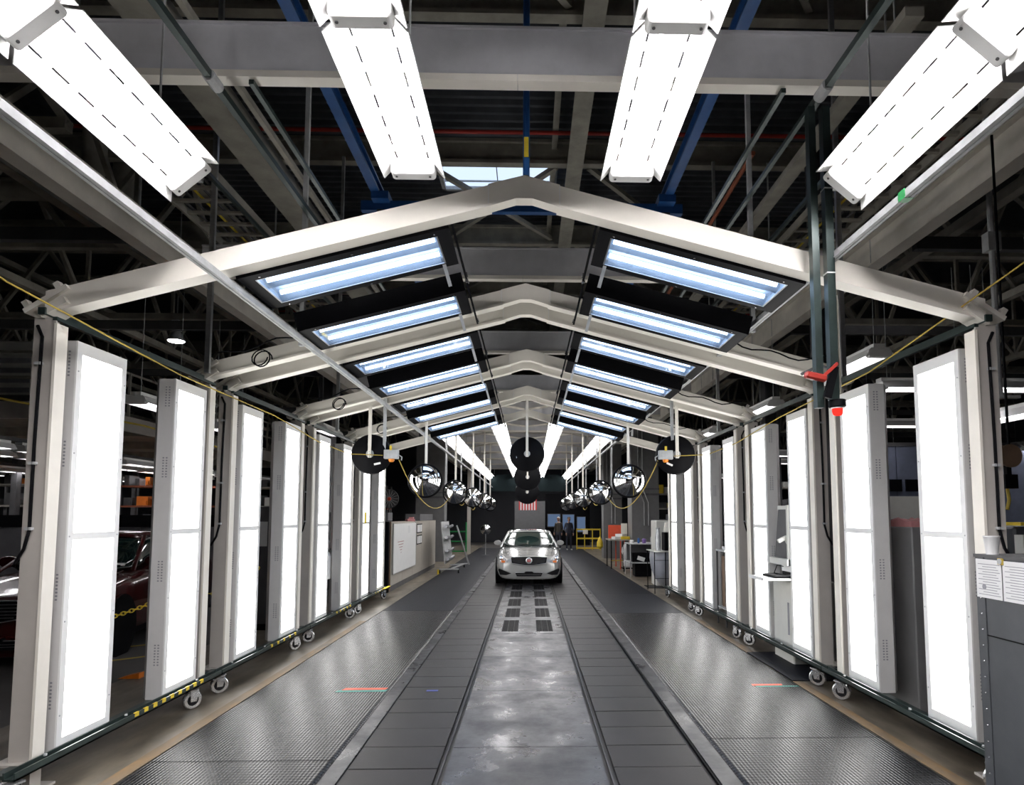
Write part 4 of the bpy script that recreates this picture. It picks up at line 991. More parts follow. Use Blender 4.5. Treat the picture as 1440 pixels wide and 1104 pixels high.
single('crumpled_towel', MB().box((0, 0, 0.04), (0.14, 0.12, 0.08), Matrix.Rotation(0.5, 3, 'Z')).box((0.03, 0.02, 0.1), (0.08, 0.09, 0.06), Matrix.Rotation(0.9, 3, 'X')), M['paper'], 'crumpled paper towel on the small stand by the left panels', 'towel', None, (-3.60, 11.42, 1.272))
single('small_yellow_tape', MB().b2((-3.185, 14.2, 0.252), (-3.13, 14.75, 0.262)), M['yellow'], 'bright yellow tape on the far end of the left bottom rail', 'tape')

# ================================================================== RIGHT SIDE
t = thing('document_cabinet', 'charcoal steel cabinet with rivets at the right edge of the picture', 'cabinet', (2.93, 2.5, 0))
obj('body', MB().b2((0, 0, 0.12), (0.8, 1.66, 1.58)), M['cab'], t)
obj('top', MB().b2((-0.01, -0.01, 1.58), (0.81, 1.67, 1.60)), M['dark'], t)
obj('side_seam', MB().b2((-0.004, 0, 1.085), (0, 1.60, 1.093)), M['black'], t)
obj('edge_strip', MB().b2((-0.006, 1.585, 0.12), (0, 1.66, 1.58)), M['cab'], t)
for k in range(12): obj('rivet', MB().lathe([(0.006, -0.006), (0.004, -0.010)], 8, 'x', (0, 1.62, 0.22 + 0.1 * k)), M['zinc'], t)
for y in (0.15, 1.5): obj('foot', MB().lathe([(0.05, 0), (0.05, 0.04), (0.02, 0.12)], 14, 'z', (0.12, y, 0)), M['rubber'], t)
for k in range(4):
    t = thing('paper_sheet', 'printed form taped to the charcoal cabinet, %s from its far edge' % ORD[k].replace('nearest', 'first'), 'paper', (2.923, 4.15 - 0.235 * k, 1.325), 0, 'printed forms on the charcoal cabinet')
    obj('sheet', MB().b2((-0.003, -0.225, 0), (0, 0, 0.245)), M['paper'], t)
    for i in range(13):
        obj('text_line', MB().b2((-0.0036, -0.212 + 0.05 * ((i * 7) % 3) * 0.3, 0.02 + i * 0.016), (-0.003, -0.02 - 0.04 * (i % 2), 0.024 + i * 0.016)), M['ink'], t)
    if k == 0: obj('stamp', MB().lathe([(0.018, -0.004), (0.018, -0.003)], 12, 'x', (0, -0.07, 0.07)), M['ink'], t)
t = thing('foam_cup', 'white foam cup on top of the charcoal cabinet', 'cup', (2.99, 4.09, 1.60))
obj('cup_wall', MB().lathe([(0.034, 0), (0.046, 0.11), (0.048, 0.112), (0.048, 0.118), (0.044, 0.118), (0.032, 0.004)], 24), M['paper'], t, smooth=True)
t = thing('badge_clip', 'small metal clip at the top of the printed forms', 'clip', (2.92, 3.925, 1.545))
obj('clip_body', MB().b2((-0.006, -0.022, 0), (0.004, 0.022, 0.04)), M['rope'], t); obj('clip_ring', MB().lathe([(0.012, -0.008), (0.018, -0.008), (0.018, -0.012), (0.012, -0.012)], 12, 'x', (0, 0, 0.02)), M['galv'], t)
# computer workstation between the third and fourth right panels
t = thing('computer_cabinet', 'off-white computer cabinet with keyboard shelf between right light panels', 'workstation', (3.28, 8.0, 0))
obj('cabinet_body', MB().b2((0, 0, 0.0), (0.55, 0.62, 1.02)), M['plastic'], t, bev=0.015)
obj('tower_frame', MB().b2((-0.03, 0.0, 1.22), (0.5, 0.05, 1.98)).b2((0.08, 0.05, 1.92), (0.5, 0.6, 1.98)).b2((-0.05, 0, 1.22), (0.09, 0.6, 1.30)), M['plastic'], t)
obj('monitor_back', MB().prism([(0.01, 1.30), (0.5, 1.30), (0.5, 1.93), (0.07, 1.93)], -0.02, 0.55), M['dark'], t)
for k in range(14): obj('louvre', MB().b2((0.02 + 0.004 * k, -0.03, 1.32 + 0.042 * k), (0.3, -0.018, 1.34 + 0.042 * k)), M['ink'], t)
obj('control_box', MB().b2((0.0, -0.02, 1.14), (0.3, 0.3, 1.24)), M['white'], t)
obj('keyboard_shelf', MB().b2((-0.36, -0.02, 1.04), (0.2, 0.5, 1.065)).b2((-0.365, -0.02, 1.035), (-0.36, 0.5, 1.075)), M['white'], t)
kb = obj('keyboard', MB().b2((-0.2, 0.0, 1.066), (0.0, 0.45, 1.09)), M['black'], t)
kk = MB()
for i in range(4):
    for j in range(12): kk.b2((-0.185 + i * 0.045, 0.02 + j * 0.035, 1.09), (-0.15 + i * 0.045, 0.045 + j * 0.035, 1.098))
tag(obj('keys', kk, M['dark'], kb), None, None, None, 'stuff')
obj('door_handle', MB().b2((-0.008, 0.10, 0.35), (0.0, 0.14, 0.75)), M['ink'], t)
obj('cable', MB().tube([(-0.02, 0.2, 1.2), (-0.12, 0.15, 1.22), (-0.14, 0.2, 1.12), (-0.02, 0.3, 1.08)], 0.006, 6), M['black'], t)
obj('scanner', MB().beam((-0.12, 0.1, 1.52), (0.0, 0.1, 1.58), 0.05, 0.05).beam((-0.03, 0.1, 1.56), (0.03, 0.1, 1.44), 0.03, 0.03), M['plastic'], t, bev=0.01)
single('cardboard_pallet', MB().b2((3.3, 8.9, 0.13), (4.0, 9.1, 0.2)), M['brown'], 'brown board lying behind the fourth right light panel', 'board')
# small table with box
t = thing('side_table', 'small wheeled metal table between right light panels', 'table', (3.33, 10.9, 0))
obj('table_top', MB().b2((-0.08, -0.25, 1.24), (0.5, 0.25, 1.27)), M['galv'], t)
obj('lower_shelf', MB().b2((-0.06, -0.25, 0.28), (0.5, 0.25, 0.30)), M['galv'], t)
for x in (-0.06, 0.48):
    for y in (-0.24, 0.24): obj('leg', MB().b2((x - 0.012, y - 0.012, 0), (x + 0.012, y + 0.012, 1.24)), M['dark'], t)
single('brown_bin', MB().b2((3.33, 10.72, 0.30), (3.75, 11.08, 1.16)), M['brown'], 'brown box standing on the lower shelf of the small table', 'box')
single('paper_stack', MB().box((3.5, 10.9, 1.295), (0.3, 0.3, 0.05), Matrix.Rotation(0.2, 3, 'Z')), M['paper'], 'stack of papers on the small table by right panels', 'papers')
# beyond the panels on the right
t = thing('bag_table', 'wire-framed bin with a large grey bag hanging in it', 'bin', (3.0, 15.3, 0))
obj('frame', MB().b2((-0.02, -0.01, 0), (0.0, 0.01, 0.98)).b2((0.24, -0.01, 0), (0.26, 0.01, 0.98)).b2((0.9, -0.01, 0), (0.92, 0.01, 0.98)).b2((-0.02, 0.9, 0), (0.0, 0.92, 0.98)).b2((-0.02, -0.01, 0.78), (0.92, 0.0, 0.79)).b2((-0.02, -0.01, 0.35), (0.92, 0.0, 0.36)), M['black'], t)
rings = []
for z, w, dx in ((0.98, 0.44, 0), (0.8, 0.45, 0), (0.55, 0.40, -0.02), (0.32, 0.28, -0.06), (0.16, 0.14, -0.08), (0.08, 0.03, -0.08)):
    rings.append([(0.45 + dx + w * (1 + 0.06 * math.sin(5 * a)) * math.copysign(abs(math.cos(a)) ** 0.7, math.cos(a)), 0.45 + w * math.copysign(abs(math.sin(a)) ** 0.7, math.sin(a)), z) for a in [2 * PI * i / 20 for i in range(20)]])
bg = obj('bag', loft(rings), M['plasticbag'] if 'plasticbag' in M else M['film'], t)
for p in bg.data.polygons: p.use_smooth = True
obj('table_top', MB().b2((-0.03, -0.03, 0.98), (0.95, 0.95, 1.0)), M['plastic'], t)
single('black_speaker_box', MB().b2((3.28, 15.5, 1.0), (3.68, 15.85, 1.44)), M['black'], 'tall black box on the table with the grey bag', 'box', bev=0.01)
t = thing('shade_jar', 'cream cone shaped cover on the black box', 'cover', (3.42, 15.68, 1.44)); obj('cone', MB().lathe([(0.11, 0), (0.13, 0.01), (0.10, 0.24), (0.02, 0.25)], 16), M['cream'], t, smooth=True)
single('clear_bottle', MB().lathe([(0.06, 0), (0.07, 0.3), (0.04, 0.5), (0.05, 0.55)], 12), M['film'], 'tall clear film roll on the table with the grey bag', 'roll', None, (3.12, 15.5, 1.0), smooth=True)
single('white_case', MB().b2((3.72, 15.5, 1.0), (3.92, 15.8, 1.24)), M['white'], 'small white case at the right end of the bag table', 'case')
single('grey_locker', MB().b2((3.35, 16.9, 0.0), (4.3, 17.6, 1.72)), M['plastic'], 'tall pale grey locker behind the bag table', 'locker', bev=0.02)
single('blue_bucket', MB().lathe([(0.12, 0), (0.15, 0.12)], 14), M['blue'], 'blue tub on top of the pale grey locker', 'tub', None, (3.95, 17.2, 1.72))
t = thing('wire_shelf', 'grey metal shelf unit with tools right of the walkway', 'shelf', (3.02, 19.2, 0))
for z in (0.42, 0.98): obj('shelf_board', MB().b2((0, 0, z), (0.95, 1.1, z + 0.03)), M['galv'], t)
for x in (0.0, 0.93):
    for y in (0.0, 1.08): obj('leg', MB().b2((x, y, 0), (x + 0.025, y + 0.025, 1.0)), M['galv'], t)
obj('back_panel', MB().b2((0.05, 1.05, 0.45), (0.93, 1.07, 0.98)), M['gwall'], t)
single('black_crate', MB().b2((3.2, 19.4, 0.02), (3.75, 19.9, 0.40)), M['black'], 'black crate under the grey metal shelf unit', 'crate')
single('black_case', MB().b2((3.12, 19.4, 0.45), (3.65, 19.8, 0.72)), M['black'], 'black case on the lower board of the metal shelf', 'case')
single('white_rag', MB().box((3.38, 19.38, 0.55), (0.22, 0.04, 0.12), Matrix.Rotation(0.3, 3, 'Y')), M['paper'], 'white rag draped over the black case', 'rag')
for k, (x, m_, h, w) in enumerate(((3.12, 'white', 0.10, 0.07), (3.33, 'blue', 0.16, 0.04), (3.50, 'plum', 0.14, 0.07), (3.72, 'galv', 0.2, 0.03))):
    lab = ('white bowl', 'dark blue bottle', 'purple cup', 'grey stick holder')[k] + ' on top of the grey metal shelf unit'
    single(('bowl', 'bottle', 'cup', 'holder')[k], MB().lathe([(w * 0.8, 0), (w, h * 0.8), (w * 0.6, h)], 12), M.get(m_, M['blue']), lab, ('bowl', 'bottle', 'cup', 'holder')[k], None, (x, 19.5, 1.01), smooth=True)
t = thing('work_bench', 'cluttered steel work bench with orange frame right of the walkway', 'bench', (2.85, 22.2, 0))
obj('bench_top', MB().b2((-0.05, 0, 0.98), (0.68, 1.3, 1.02)), M['tan'], t)
for x in (-0.02, 0.3, 0.62):
    for y in (0.02, 1.24): obj('leg', MB().b2((x, y, 0), (x + 0.035, y + 0.035, 0.98)), M['black'] if x < 0.2 else M['redtape'], t)
obj('back_board', MB().b2((0.05, 1.25, 1.02), (0.64, 1.3, 1.50)), M['redtape'], t)
obj('lower_bar', MB().b2((0, 0.02, 0.28), (0.64, 0.05, 0.31)), M['rope'], t)
single('bench_clutter', MB().box((3.1, 22.4, 1.07), (0.35, 0.3, 0.09), Matrix.Rotation(0.3, 3, 'Z')).box((3.25, 22.6, 1.16), (0.3, 0.3, 0.09), Matrix.Rotation(0.8, 3, 'Z')), M['paper'], 'heap of white papers on the cluttered work bench', 'papers')
single('yellow_case', MB().box((3.33, 22.35, 1.07), (0.32, 0.22, 0.10), Matrix.Rotation(0.2, 3, 'Z')), M['yellow'], 'yellow tool case on the cluttered work bench', 'case', bev=0.01)
t = thing('bench_notice', 'pale notice board leaning at the right end of the work bench', 'board', (3.29, 22.9, 1.02)); obj('board', MB().b2((0, 0, 0), (0.22, 0.03, 0.55)), M['cream'], t)
t = thing('white_sack_cart', 'small black cart draped with a white sack by the bench', 'cart', (3.08, 21.1, 0))
obj('cart_base', MB().b2((0, 0, 0.1), (0.45, 0.45, 0.13)), M['black'], t); obj('cart_handle', MB().b2((0, 0, 0.13), (0.02, 0.02, 0.95)).b2((0.43, 0, 0.13), (0.45, 0.02, 0.95)), M['black'], t)
rings = [[(0.2 + w * math.cos(a) * (1 + .12 * math.sin(3 * a + z * 9)), 0.05 + w * 0.5 * math.sin(a), z) for a in [2 * PI * i / 14 for i in range(14)]] for z, w in ((0.92, 0.16), (0.8, 0.22), (0.65, 0.23), (0.5, 0.15), (0.35, 0.2), (0.2, 0.19), (0.15, 0.14))]
o = obj('sack', loft(rings), M['paper'], t)
for p in o.data.polygons: p.use_smooth = True
for x in (0.05, 0.4): obj('wheel', MB().lathe([(0.05, -0.02), (0.05, 0.02)], 12, 'x', (x, 0.05, 0.05)), M['rubber'], t)
single('yellow_hose_hanger', MB().lathe([(0.03, 0.5), (0.12, 0.3), (0.14, 0.1), (0.06, 0.0)], 10), M['yellow'], 'yellow bag hanging beside the far right column', 'bag', None, (3.0, 27.2, 0.45), smooth=True)
t = thing('guard_rail', 'yellow safety guard rail at the far right end of the line', 'guard rail', (2.55, 34.6, 0))
for k in range(4): obj('post', MB().b2((k * 0.42, 0, 0), (k * 0.42 + 0.05, 0.05, 1.15)), M['yellow'], t)
for z in (1.1, 0.62, 0.1): obj('rail', MB().b2((0, -0.01, z - 0.04), (1.31, 0.04, z + 0.04)), M['yellow'], t)
obj('sign_plate', MB().b2((0.35, -0.03, 0.85), (0.62, -0.01, 1.08)), M['cream'], t)

# ================================================================== FAR END
single('far_partition', MB().b2((-0.85, 38.0, 0), (0.95, 38.2, 2.7)), M['gwall'], 'plain dark grey partition in the middle of the far end', 'partition')
single('far_header', MB().b2((-6, 38.3, 3.3), (6, 38.6, 4.3)), M['teal_dark'] if 'teal_dark' in M else M['dwall'], 'dark header panel across the far end of the hall', 'header')
t = thing('hanging_flag', 'flag with red and white stripes hanging at the far end', 'flag', (-0.06, 30, 2.1))
for k in range(13):
    obj('stripe', MB().b2((-0.42 + k * 0.0646, 0, 0), (-0.42 + (k + 1) * 0.0646, 0.01, 1.3 if k >= 0 else 0)), M['flagred' if k % 2 == 0 else 'paper'], t)
obj('canton', MB().b2((-0.42, -0.004, 0.78), (0.03, 0, 1.3)), M['blue'], t)
obj('flag_rod', MB().tube([(-0.5, 0, 1.31), (0.5, 0, 1.31)], 0.015, 6), M['galv'], t)
for x in (-0.4, 0.4): obj('cord', MB().tube([(x, 0, 1.31), (x, 0, 2.86)], 0.006, 5), M['galv'], t)
for k, (x, z, w, h) in enumerate(((1.55, 1.55, 0.75, 0.75), (2.45, 1.45, 0.7, 0.9), (3.25, 1.3, 0.5, 0.9))):
    t = thing('office_window', 'blue lit office window at the far end, %s from left' % ('first', 'second', 'third')[k], 'window', (x, 40, z), 0, 'blue lit windows at the far end')
    obj('pane', MB().b2((-w / 2, 0, -h / 2), (w / 2, 0.02, h / 2)), M['bluewin'], t)
    obj('window_frame', MB().b2((-w / 2 - 0.04, -0.03, -h / 2 - 0.04), (-w / 2, 0.03, h / 2 + 0.04)).b2((w / 2, -0.03, -h / 2 - 0.04), (w / 2 + 0.04, 0.03, h / 2 + 0.04)).b2((-w / 2, -0.03, h / 2), (w / 2, 0.03, h / 2 + 0.04)).b2((-w / 2, -0.03, -h / 2 - 0.06), (w / 2, 0.03, -h / 2)), M['dark'], t)
single('office_front', MB().b2((1.0, 40.06, 0), (3.8, 40.3, 3.2)), M['black'], 'dark office front holding the blue lit windows at the far end', 'office')
single('far_rack', MB().b2((-5.2, 33, 0), (-3.2, 33.5, 0.05)).b2((-5.2, 33, 0.5), (-3.2, 33.5, 0.55)).b2((-5.2, 33, 1.0), (-3.2, 33.5, 1.05)).b2((-5.2, 33, 0), (-5.15, 33.5, 1.5)).b2((-3.25, 33, 0), (-3.2, 33.5, 1.5)), M['greenb'], 'green storage rack in the dark at far left', 'rack')

# ================================================================== SIDE HALLS
hall = strip_light('hall_light', 1.28, 0.34, True, M['hall_tube']); hu = False
def hall_light(c, rz, label, group, drop=None):
    global hu
    o = hall if not hu else copy_tree(hall); hu = True
    o.location = c; o.rotation_euler = (0, 0, rz); o['label'] = label; o['group'] = group
    return o
def hangers(c, rz, label):
    t = thing('light_chain', label, 'chain', c, rz, 'hanging chains of the hall lights')
    for y in (-0.5, 0.5): obj('chain_strand', MB().tube([(0, y, 0.16), (0, y, 5.4 - c[2])], 0.005, 5), M['galv'], t)
k = 0
for i, (x, y, z, rz, lab) in enumerate((
    (4.30, 8.25, 3.80, 0, 'nearest of the row just right of the panels'), (4.30, 11.55, 3.76, 0, 'second of the row just right of the panels'), (4.30, 15.2, 3.76, 0, 'third of the row just right of the panels'), (4.3, 19, 3.76, 0, 'fourth of the row just right of the panels'),
    (5.55, 8.8, 3.62, PI / 2, 'crosswise between the first two right panels'), (7.0, 8.8, 3.62, PI / 2, 'crosswise at the right edge, upper'), (6.25, 8.2, 3.10, 0, 'lengthwise at the right edge, lower'),
    (7.2, 12.4, 3.6, PI / 2, 'crosswise deep in the right hall, upper'), (8.2, 15, 3.3, PI / 2, 'crosswise deep in the right hall, lower'), (9.2, 17.5, 3.0, PI / 2, 'crosswise farthest in the right hall'), (7.6, 19, 3.4, PI / 2, 'crosswise behind the fourth right panel'), (6.2, 15.5, 3.3, PI / 2, 'crosswise behind the third right panel'), (7.0, 23, 3.2, PI / 2, 'crosswise behind the sixth right panel'),
    (-5.5, 9.6, 3.42, 0, 'between the first two left panels, high'), (-5.6, 12.0, 3.40, 0, 'between the second and third left panels, high'), (-4.75, 15.2, 3.80, 0, 'above the sixth left panel'), (-4.5, 20, 3.6, 0, 'behind the left mirror disc'))):
    hall_light((x, y, z), rz, 'hall strip light %s' % lab, 'hall strip lights')
    hangers((x, y, z), rz, 'thin chains holding the hall strip light %s' % lab)
for r_, (x, z, y0, n_) in enumerate(((-9.5, 3.05, 11.2, 9), (-11.6, 3.15, 12.4, 8), (-13.8, 3.0, 13.0, 8), (-16, 3.05, 14, 6), (10.5, 3.2, 12, 6), (13, 3.1, 13, 6))):
    t = thing('light_trunking', 'long dark trunking carrying strip lights in the %s hall, %s row from the line' % ('left' if x < 0 else 'right', ORD[r_ if r_ < 4 else r_ - 4]), 'trunking', (x, y0 - 0.8, z + 0.17), 0)
    obj('trunk', MB().b2((-0.04, 0, 0), (0.04, n_ * 1.5 + 0.2, 0.06)), M['dark'], t)
    for yy in (0.5, n_ * 0.75, n_ * 1.5): obj('drop_rod', MB().tube([(0, yy, 0.06), (0, yy, 5.3 - z)], 0.008, 5), M['dark'], t)
    for j in range(n_):
        hall_light((x, y0 + j * 1.5, z), 0, 'distant strip light in the %s hall, row %s from the line, %s along it' % ('left' if x < 0 else 'right', ('one', 'two', 'three', 'four')[r_ if r_ < 4 else r_ - 4], ORD[j]), 'distant rows of hall lights')
# high bay lamps
for k, (x, y, z, lab) in enumerate(((6.55, 11, 6.25, 'right hall above the first panel'), (-7.2, 13, 5.4, 'left hall above the second panel'))):
    t = thing('bay_lamp', 'round high bay lamp glowing in the %s' % lab, 'lamp', (x, y, z), 0)
    obj('shade', MB().lathe([(0.17, 0), (0.165, 0.01), (0.11, 0.14), (0.06, 0.2)], 20), M['galv'], t, smooth=True)
    obj('lamp_glass', MB().lathe([(0.15, -0.015), (0.155, 0.0), (0.02, 0.004)], 20), M['hall_tube'], t)
    obj('ballast', MB().b2((-0.07, -0.07, 0.2), (0.07, 0.07, 0.42)), M['alu'], t)
    obj('hook_rod', MB().tube([(0, 0, 0.42), (0, 0, 8.2 - z)], 0.012, 6), M['galv'], t)
# left hall
t = thing('hall_partition', 'dark grey low partition wall behind the left light panels', 'partition', (-14, 13.3, 0))
for k in range(6): obj('partition_panel', MB().b2((k * 1.52 + 0.01, 0, 0.06), (k * 1.52 + 1.51, 0.05, 1.62)), M['gwall'], t)
obj('cap_band', MB().b2((0, -0.02, 1.62), (9.12, 0.07, 1.86)), M['black'], t)
obj('foot_rail', MB().b2((0, -0.02, 0), (9.12, 0.07, 0.06)), M['dark'], t)
t = thing('grey_switch_cabinet', 'grey switch cabinet with white notice behind the third left panel', 'cabinet', (-4.9, 10.6, 0))
obj('cabinet_body', MB().b2((0, 0, 0.1), (0.8, 0.5, 2.0)), M['gwall'], t, bev=0.01); obj('door', MB().b2((0.02, -0.015, 0.14), (0.78, 0, 1.96)), M['gwall'], t)
obj('notice', MB().b2((0.5, -0.02, 1.35), (0.64, -0.016, 1.75)), M['paper'], t); obj('plinth', MB().b2((0.02, 0.02, 0), (0.78, 0.48, 0.1)), M['black'], t)
def blue_tub(c, lab): single('blue_cloth_heap', MB().box(c, (0.6, 0.4, 0.25), Matrix.Rotation(0.3, 3, 'Y')).box((c[0] + 0.2, c[1], c[2] + 0.15), (0.3, 0.3, 0.2), Matrix.Rotation(0.7, 3, 'Y')), M['blue'], lab, 'cloth')
t = thing('low_bench', 'low dark bench against the grey partition behind left panels', 'bench', (-8.6, 12.5, 0)); obj('bench_top', MB().b2((0, 0, 0.42), (1.6, 0.5, 0.47)), M['dark'], t)
for x in (0.05, 1.5): obj('leg', MB().b2((x, 0.02, 0), (x + 0.05, 0.48, 0.42)), M['dark'], t)
blue_tub((-7.7, 12.75, 0.62), 'dark blue cloth heap on the low bench by the partition')
# mezzanine platform
t = thing('mezzanine_platform', 'beige steel mezzanine platform with railing high in the left hall', 'platform', (-9.0, 12.5, 0))
obj('deck', MB().b2((-11, 0, 3.95), (0, 16, 4.0)), M['tan'], t)
obj('edge_beam', MB().b2((-11, -0.05, 3.72), (0.05, 0.02, 4.05)).b2((0, 0, 3.72), (0.06, 16, 4.05)), M['post'], t)
for k in range(9): obj('railing_post', MB().b2((0.0, k * 1.9, 4.05), (0.05, k * 1.9 + 0.05, 5.05)), M['tan'], t)
for k in range(6): obj('railing_post', MB().b2((-k * 1.9 - 0.05, -0.03, 4.05), (-k * 1.9, 0.02, 5.05)), M['tan'], t)
for z in (4.5, 5.0): obj('railing_bar', MB().b2((0, 0, z), (0.04, 16, z + 0.05)).b2((-11, -0.03, z), (0, 0.01, z + 0.05)), M['tan'], t)
for x in (-0.1, -5, -10.5):
    for y in (0.1, 5.3, 10.6, 15.8): obj('column', MB().b2((x - 0.08, y - 0.08, 0), (x + 0.08, y + 0.08, 3.72)), M['dark'], t)
obj('joists', MB().b2((-11, 3, 3.75), (0, 3.1, 3.95)).b2((-11, 6, 3.75), (0, 6.1, 3.95)).b2((-11, 9, 3.75), (0, 9.1, 3.95)).b2((-11, 12, 3.75), (0, 12.1, 3.95)), M['tan'], t)['kind'] = 'stuff'
t = thing('air_unit', 'pale grey air handling unit standing on the mezzanine at far left', 'air unit', (-11.0, 12.9, 4.0))
obj('unit_body', MB().b2((-0.1, 0, 0), (1.2, 1.5, 1.35)), M['plastic'], t, bev=0.02)
for k in range(4): obj('louvre', MB().b2((0.1, -0.015, 0.3 + 0.2 * k), (1.0, 0, 0.4 + 0.2 * k)), M['ink'], t)
obj('access_panel', MB().b2((0.0, -0.01, 0.05), (1.1, 0, 0.25)), M['gwall'], t)
for k, (y, z) in enumerate(((9.2, 6.6), (9.9, 6.3))):
    t = thing('air_duct', 'dim round air duct with elbow in the upper left hall, %s one' % ('upper', 'lower')[k], 'duct', (-6.4, y, z))
    obj('duct_run', MB().tube([(-8, 0, 0), (-0.3, 0, 0), (-0.08, 0.0, 0.08), (0, 0, 0.3), (0, 0, 2.3)], 0.16, 12), M['tan'], t, smooth=True)
# storage racks with coloured bins
def rack(x, y, w, lab, seed, lv=(0.9, 1.5, 2.1, 2.7)):
    rnd = random.Random(seed)
    t = thing('storage_rack', lab, 'rack', (x, y, 0))
    for xx in (0, w):
        for yy in (0, 0.8): obj('upright', MB().b2((xx, yy, 0), (xx + 0.06, yy + 0.06, 3.1)), M['dark'], t)
    for z in lv: obj('shelf', MB().b2((0, 0, z), (w + 0.06, 0.86, z + 0.05)), M['rust'] if seed % 3 == 0 else M['tan'], t)
    for z in lv:
        xx = 0.1; j = 0
        while xx < w - 0.35 and j < 9:
            ww = rnd.uniform(0.12, 0.36); hh = rnd.uniform(0.10, 0.36)
            m_ = rnd.choice(['orange', 'dark', 'rust', 'yellow', 'bin1', 'bin1', 'dark', 'plastic', 'dark', 'dark', 'rust', 'bin1'])
            single('parts_bin', MB().b2((x + xx, y + 0.08, z + 0.05), (x + xx + ww, y + 0.6, z + 0.05 + hh)).b2((x + xx + 0.03, y + 0.05, z + 0.08), (x + xx + ww - 0.03, y + 0.08, z + 0.05 + hh * 0.5)), M[m_],
                   '%s bin, %s from left, %s shelf, %s' % ({'orange': 'orange', 'dark': 'dark grey', 'rust': 'rusty red', 'yellow': 'yellow', 'bin1': 'grey', 'blue': 'blue', 'plastic': 'pale'}[m_], ORD[j].replace('nearest', 'first'), ORD[lv.index(z)].replace('nearest', 'lowest'), lab.split(',')[0]), 'bin', 'parts bins on the hall racks')
            xx += ww + rnd.uniform(0.03, 0.2); j += 1
rack(-15.5, 18.5, 2.6, 'farthest left hall rack, full of coloured bins', 1)
rack(-12.3, 19.5, 2.6, 'middle left hall rack, full of coloured bins', 3)
rack(-9.2, 20.5, 2.6, 'inner left hall rack, full of coloured bins', 2)
rack(-8.6, 27, 2.6, 'deep left hall rack, behind the whiteboard cabinet', 6)
rack(7.5, 20, 2.6, 'inner right hall rack, full of coloured bins', 5)
rack(10.6, 17, 2.6, 'outer right hall rack, full of coloured bins', 9)
rack(5.2, 26, 2.0, 'deep right hall rack, behind the columns', 4)
def robot(c, rz, lab):
    t = thing('welding_robot', lab, 'robot', c, rz)
    obj('base', MB().lathe([(0.35, 0), (0.35, 0.12), (0.22, 0.2), (0.22, 0.5)], 18), M['orange'], t)
    obj('lower_arm', MB().beam((0, 0, 0.55), (0.35, 0, 1.45), 0.22, 0.26), M['orange'], t, bev=0.03)
    obj('elbow', MB().lathe([(0.17, -0.16), (0.17, 0.16)], 16, 'y', (0.35, 0, 1.5)), M['orange'], t)
    obj('upper_arm', MB().beam((0.35, 0, 1.5), (-0.55, 0, 1.95), 0.15, 0.18), M['orange'], t, bev=0.02)
    obj('wrist', MB().tube([(-0.55, 0, 1.95), (-0.75, 0, 1.75)], 0.07, 10), M['dark'], t)
robot((-11.2, 16.2, 0.9), 0.3, 'orange robot arm in the left hall beyond the grey partition, farther left'); robot((-8.9, 17.0, 0.9), 2.4, 'orange robot arm in the left hall beyond the grey partition, nearer the line')
for x, y, q in ((-11.2, 16.2, 'farther left'), (-8.9, 17.0, 'nearer')): single('robot_plinth', MB().b2((x - 0.4, y - 0.4, 0), (x + 0.4, y + 0.4, 0.9)), M['dark'], 'dark plinth under the %s orange robot arm' % q, 'plinth')
# right hall
single('grey_bench_block', MB().b2((3.62, 6.0, 0.02), (4.3, 7.0, 1.74)), M['gcol'], 'grey steel cabinet side standing behind the first right panel', 'cabinet', bev=0.01)
t = thing('dark_locker', 'dark grey steel locker behind the second right light panel', 'locker', (3.75, 7.1, 0))
obj('locker_body', MB().b2((0, 0, 0.03), (1.6, 0.7, 1.72)), M['cab'], t, bev=0.01); obj('door', MB().b2((0.03, -0.012, 0.08), (0.78, 0, 1.68)), M['cab'], t); obj('door', MB().b2((0.82, -0.012, 0.08), (1.57, 0, 1.68)), M['cab'], t)
def cloth(c, w, d, m_, lab, seed):
    rnd = random.Random(seed); n_ = 12; vs = []; fs = []
    for i in range(n_ + 1):
        for j in range(n_ + 1):
            vs.append((c[0] + w * (i / n_ - .5), c[1] + d * (j / n_ - .5), c[2] + 0.03 + 0.05 * abs(math.sin(i * 0.9 + seed) * math.cos(j * 0.7 + seed)) + rnd.uniform(0, 0.015)))
    N = len(vs); vs += [(v[0], v[1], c[2]) for v in vs]
    for i in range(n_):
        for j in range(n_):
            a = i * (n_ + 1) + j; fs.append((a, a + 1, a + n_ + 2, a + n_ + 1)); fs.append(tuple(q + N for q in (a, a + n_ + 1, a + n_ + 2, a + 1)))
    for i in range(n_):
        for a, b in ((i, i + 1), ((i) * (n_ + 1), (i + 1) * (n_ + 1)), (n_ * (n_ + 1) + i, n_ * (n_ + 1) + i + 1), (i * (n_ + 1) + n_, (i + 1) * (n_ + 1) + n_)): fs.append((a, b, b + N, a + N))
    single('folded_cloth', MB().add(vs, fs), M[m_], lab, 'cloth', smooth=True)
cloth((3.95, 6.5, 1.74), 0.6, 0.9, 'pink', 'faded pink cloth lying on the grey cabinet behind the first right panel', 1)
cloth((4.3, 7.4, 1.73), 0.9, 0.6, 'black', 'black cloth lying on the dark locker behind the second right panel', 3)
t = thing('office_wall', 'blue grey office wall with windowless panels in the right hall', 'wall', (6.2, 13.2, 0))
for k in range(6): obj('wall_panel', MB().b2((k * 1.5 + 0.008, 0, 0), (k * 1.5 + 1.492, 0.1, 3.3)), M['blueg'], t)
obj('wall_cap', MB().b2((0, -0.03, 3.3), (9, 0.13, 3.38)), M['dark'], t)
